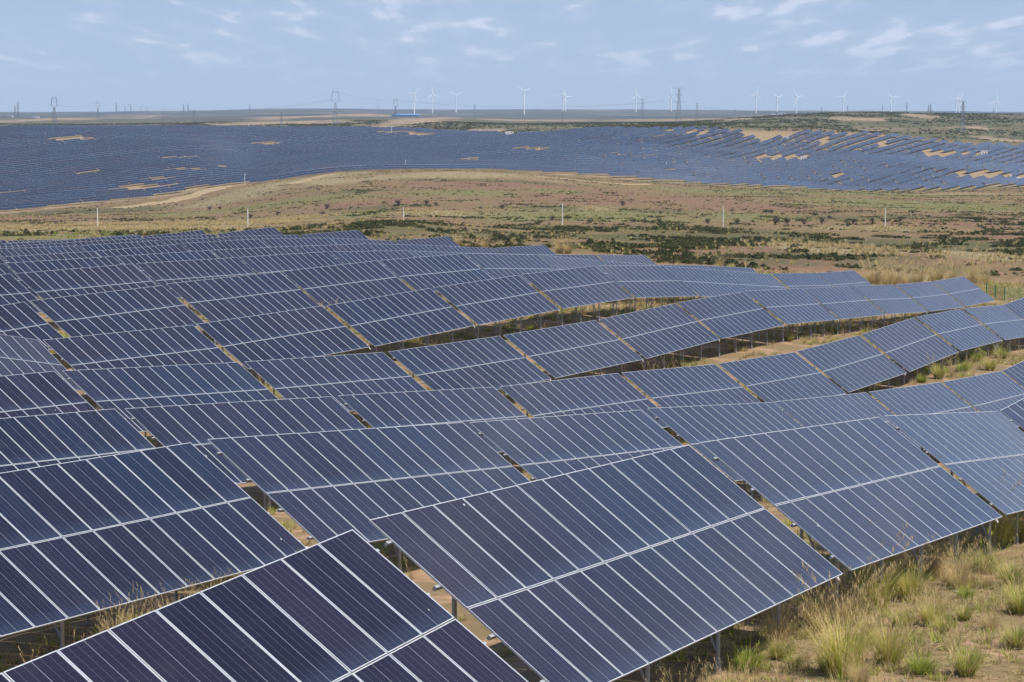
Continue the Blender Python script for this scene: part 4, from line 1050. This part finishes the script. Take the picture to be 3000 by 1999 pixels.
for nm, px, yt, yb, kind, D, lab in (
    ('P1', 160, 281, 371, 'cup', None, 'large horned pylon at the far left behind the field'), ('P2', 287, 296, 350, 'cup', 5600, 'horned pylon second from the left'), ('P3', 480, 319, 362, 'cup', 4600, 'small horned pylon standing left of centre, low'),
    ('P4', 983, 260, 369, 'cup', None, 'tallest horned pylon, above the pink earthworks'), ('P5', 1106.6, 302, 345, 'cup', 5400, 'small horned pylon left of the blue roofed hall'), ('P6', 1159, 288, 340, 'cup', 5100, 'horned pylon behind the blue roofed hall'),
    ('Q1', 1882, 288.7, 357, 'drum', None, 'slim lattice pylon left of the big one on the ridge'), ('Q2', 1989, 257, 352, 'big', 3400, 'biggest lattice pylon with three cross arms above the ridge'), ('Q3', 2042, 302, 352, 'drum', 3700, 'slim lattice pylon right of the big one'), ('Q4', 2153.6, 318, 341, 'drum', 7500, 'small pylon on the plain right of the ridge'),
    ('R1', 2585, 307, 329, 'drum', 8500, 'thin faint pylon left of the dark one on the right hill'), ('R2', 2656.6, 303, 333, 'drum', 3900, 'dark pylon behind the crest of the right hill'), ('R3', 2720, 307.5, 335, 'drum', 5000, 'left pylon of the cluster behind the right hill'), ('R4', 2726, 304, 335, 'drum', 5200, 'middle pylon of the cluster behind the right hill'), ('R5', 2730, 321, 335, 'drum', 5000, 'lowest pylon of the cluster behind the right hill'),
    ('R6', 2820, 294.8, 389, 'drum', None, 'tall dark pylon standing on the right hill'), ('R7', 2911, 318, 332, 'drum', 6500, 'small pylon beside the last wind turbine'), ('S1', 53, 300, 340, 'drum', 5600, 'pale lattice pylon near the left edge'), ('S2', 44, 310, 340, 'drum', 6200, 'pale pylon just left of another at the left edge'),
    ('S3', 341, 300, 330, 'drum', 9500, 'faint thin pylon on the left horizon'), ('S4', 366.5, 313, 328, 'drum', 10500, 'faint small pylon between two thin ones at left'), ('S5', 383, 304.6, 330, 'drum', 9500, 'faint thin pylon right of the small one'), ('S6', 412, 314, 330, 'cup', 9000, 'left of two faint horned pylons on the horizon'), ('S7', 431, 315, 330, 'cup', 9000, 'right of two faint horned pylons on the horizon'), ('S8', 537.6, 306, 328, 'drum', 9500, 'left of a close pair of faint pylons'), ('S9', 551, 304, 328, 'drum', 9500, 'right of a close pair of faint pylons'),
    ('T1', 732, 306, 322, 'drum', 9500, 'faint pylon on the green far hill'), ('T2', 569, 323, 363, 'drum', 4300, 'pale low pylon before the dark far slope'), ('T3', 824, 327, 374, 'drum', 3300, 'pale pylon standing behind the far field, left of centre'), ('T4', 1391, 306, 322, 'drum', 9500, 'faint pylon on the horizon left of the middle turbine'), ('T5', 1648, 327, 356, 'drum', 5200, 'pale faint pylon below the pair of turbines'), ('T6', 2406, 315, 330, 'drum', 8200, 'faint pylon left of a turbine on the right hill'), ('T7', 2483, 309.6, 330, 'drum', 7800, 'faint pylon right of a turbine on the right hill')):
    PY[nm] = pylon(px, yt, yb, kind, lab, D)
def wire(a, b, fa, fb, off, sag, lab):
    xa, ya, za, Ha = PY[a] if isinstance(a, str) else a; xb, yb, zb, Hb = PY[b] if isinstance(b, str) else b
    mb = MB()
    for o in off:
        pts = []
        for k in range(15):
            q = k/14; pts.append(Vector((xa+(xb-xa)*q+o*(Ha*(1-q)+Hb*q), ya+(yb-ya)*q, (za+fa*Ha)*(1-q)+(zb+fb*Hb)*q-.55*sag*4*q*(1-q))))
        for p0, p1 in zip(pts, pts[1:]): mb.tube(p0, p1, .05+.000012*ya, n=3, cap=False)
    o = mb.build('power_line', [m_py]); tag(o, lab, 'power line', 'power lines between the pylons')
wire('P4', 'P6', .92, .92, (-.08, .08), 10, 'upper wires from the tallest horned pylon to the one behind the hall')
wire('P4', 'P5', .70, .70, (0,), 8, 'lower wire from the tallest horned pylon to the small one')
wire('P1', 'P2', .70, .92, (-.08, .08), 12, 'wires between the two horned pylons at the far left')
wire('P4', (-750, 4300, PY['P3'][2], 45), .70, .75, (-.1, .1), 25, 'long sagging wires left of the tallest horned pylon')
wire('Q2', 'Q1', .80, .80, (-.1, .1), 6, 'upper wires between the big ridge pylon and the slim one left')
wire('Q2', 'Q3', .60, .60, (-.1, .1), 6, 'wires between the big ridge pylon and the slim one right')
wire('Q1', (60, 4200, PY['P6'][2]+8, 36), .62, .8, (-.1, .1), 14, 'long wires running left from the slim ridge pylon')
wire('Q3', 'R2', .80, .80, (-.08, .08), 22, 'long wires from the ridge pylons towards the right hill')
wire('Q1', 'P6', .80, .9, (-.1, .1), 22, 'long wires crossing the horizon from the blue hall to the ridge')

# ------------------------------------------------------------------ fences
m_fgreen = mat('fence_green', (.02, .20, .09), .5)
m_mesh = bpy.data.materials.new('green_wire_mesh'); m_mesh.use_nodes = True; nt = m_mesh.node_tree; b = nt.nodes['Principled BSDF']; b.inputs['Base Color'].default_value = (.02, .16, .075, 1); b.inputs['Alpha'].default_value = .22; b.inputs['Roughness'].default_value = .6
def fence(pts, h, step, lab, mpost, mmesh, rp=.04, name='wire_fence', grp=None):
    P = [Vector((x, y, 0)) for x, y in pts]; Q = []
    for a, b in zip(P, P[1:]):
        n = max(1, round((b-a).length/step))
        for k in range(n): Q.append(a.lerp(b, k/n))
    Q.append(P[-1]); t = empty(name, (Q[0].x, Q[0].y, z1(Q[0].x, Q[0].y)), label=lab, cat='fence', group=grp); o3 = Vector(t.location)
    G3 = [Vector((q.x, q.y, z1(q.x, q.y)))-o3 for q in Q]
    mb = MB(); mb.tube((0, 0, -.3), (0, 0, h+.08), rp, n=6); pm = mb.mesh('fence_post', [mpost])
    for g in G3: o = link(bpy.data.objects.new('fence_post', pm), t); o.location = g
    mb = MB()
    for a, b in zip(G3, G3[1:]):
        if mmesh: mb.quad([a+Vector((0, 0, .05)), b+Vector((0, 0, .05)), b+Vector((0, 0, h)), a+Vector((0, 0, h))])
        else:
            for z in (.35, .8, h-.1): mb.tube(a+Vector((0, 0, z)), b+Vector((0, 0, z)), .012, n=3)
    mb.build('mesh_panel' if mmesh else 'fence_wire', [mmesh or galv], t)
fx = np.linspace(1880, 3100, 34); fence([((p-1500)/FPX*CP*(dmin(p)-16), dmin(p)-16) for p in fx], 2.0, 6.5, 'green wire fence along the lower right edge of the far field', m_fgreen, m_mesh, .07)
fx = np.linspace(-80, 560, 20); fence([((p-1500)/FPX*CP*(dmin(p)-17), dmin(p)-17) for p in fx], 2.2, 9, 'thin pale posts and wires along the lower left edge of the far field', galv, None, .08)
q0, q1, q2 = G(2890, 868, 200), G(2943, 882, 200), G(3080, 880, 200)
fence([q0[:2], q1[:2], q2[:2]], 1.7, 6, 'green wire fence with a tall post behind the solar rows at right', m_fgreen, m_mesh, .07)
# tall white post carrying a box by the sandy lane
for px, pb, pt_, lab in ((2916.5, 1044, 1003, 'thick white post below the table joint on the sandy lane'), (2438, 972, 937, 'white post under the table joint in the fourth row')):
    x, y, z = G(px, pb, 60); t = empty('lane_post', (x, y, z), label=lab, cat='post')
    h = z_at(pt_, y)-z; mb = MB(); mb.box((0, 0, h/2-.2), (.14, .14, h+.4)); mb.build('shaft', [white_p], t); mb = MB(); mb.box((.02, -.12, h*.8), (.3, .12, .4)); mb.build('box', [galv], t)
# two dead white stump like frames at the back of the far field
x, y, z = G(983, 372, 2400)

# ------------------------------------------------------------------ the air
hz = MB(); zt = 330; zb_ = float(VZ.min())-1.0
hz.box((0, 0, (zt+zb_)/2), (29000, 29000, zt-zb_)); ho = hz.build('haze', []); tag(ho, kind='stuff')
hm = bpy.data.materials.new('haze'); hm.use_nodes = True; nt = hm.node_tree; nt.nodes.clear()
pv = nd(nt, 'ShaderNodeVolumePrincipled', inp={'Color': (.52, .70, 1.0, 1), 'Density': 3.2e-5, 'Anisotropy': 0.0})
oo = nd(nt, 'ShaderNodeOutputMaterial'); nt.links.new(pv.outputs[0], oo.inputs['Volume']); ho.data.materials.append(hm)
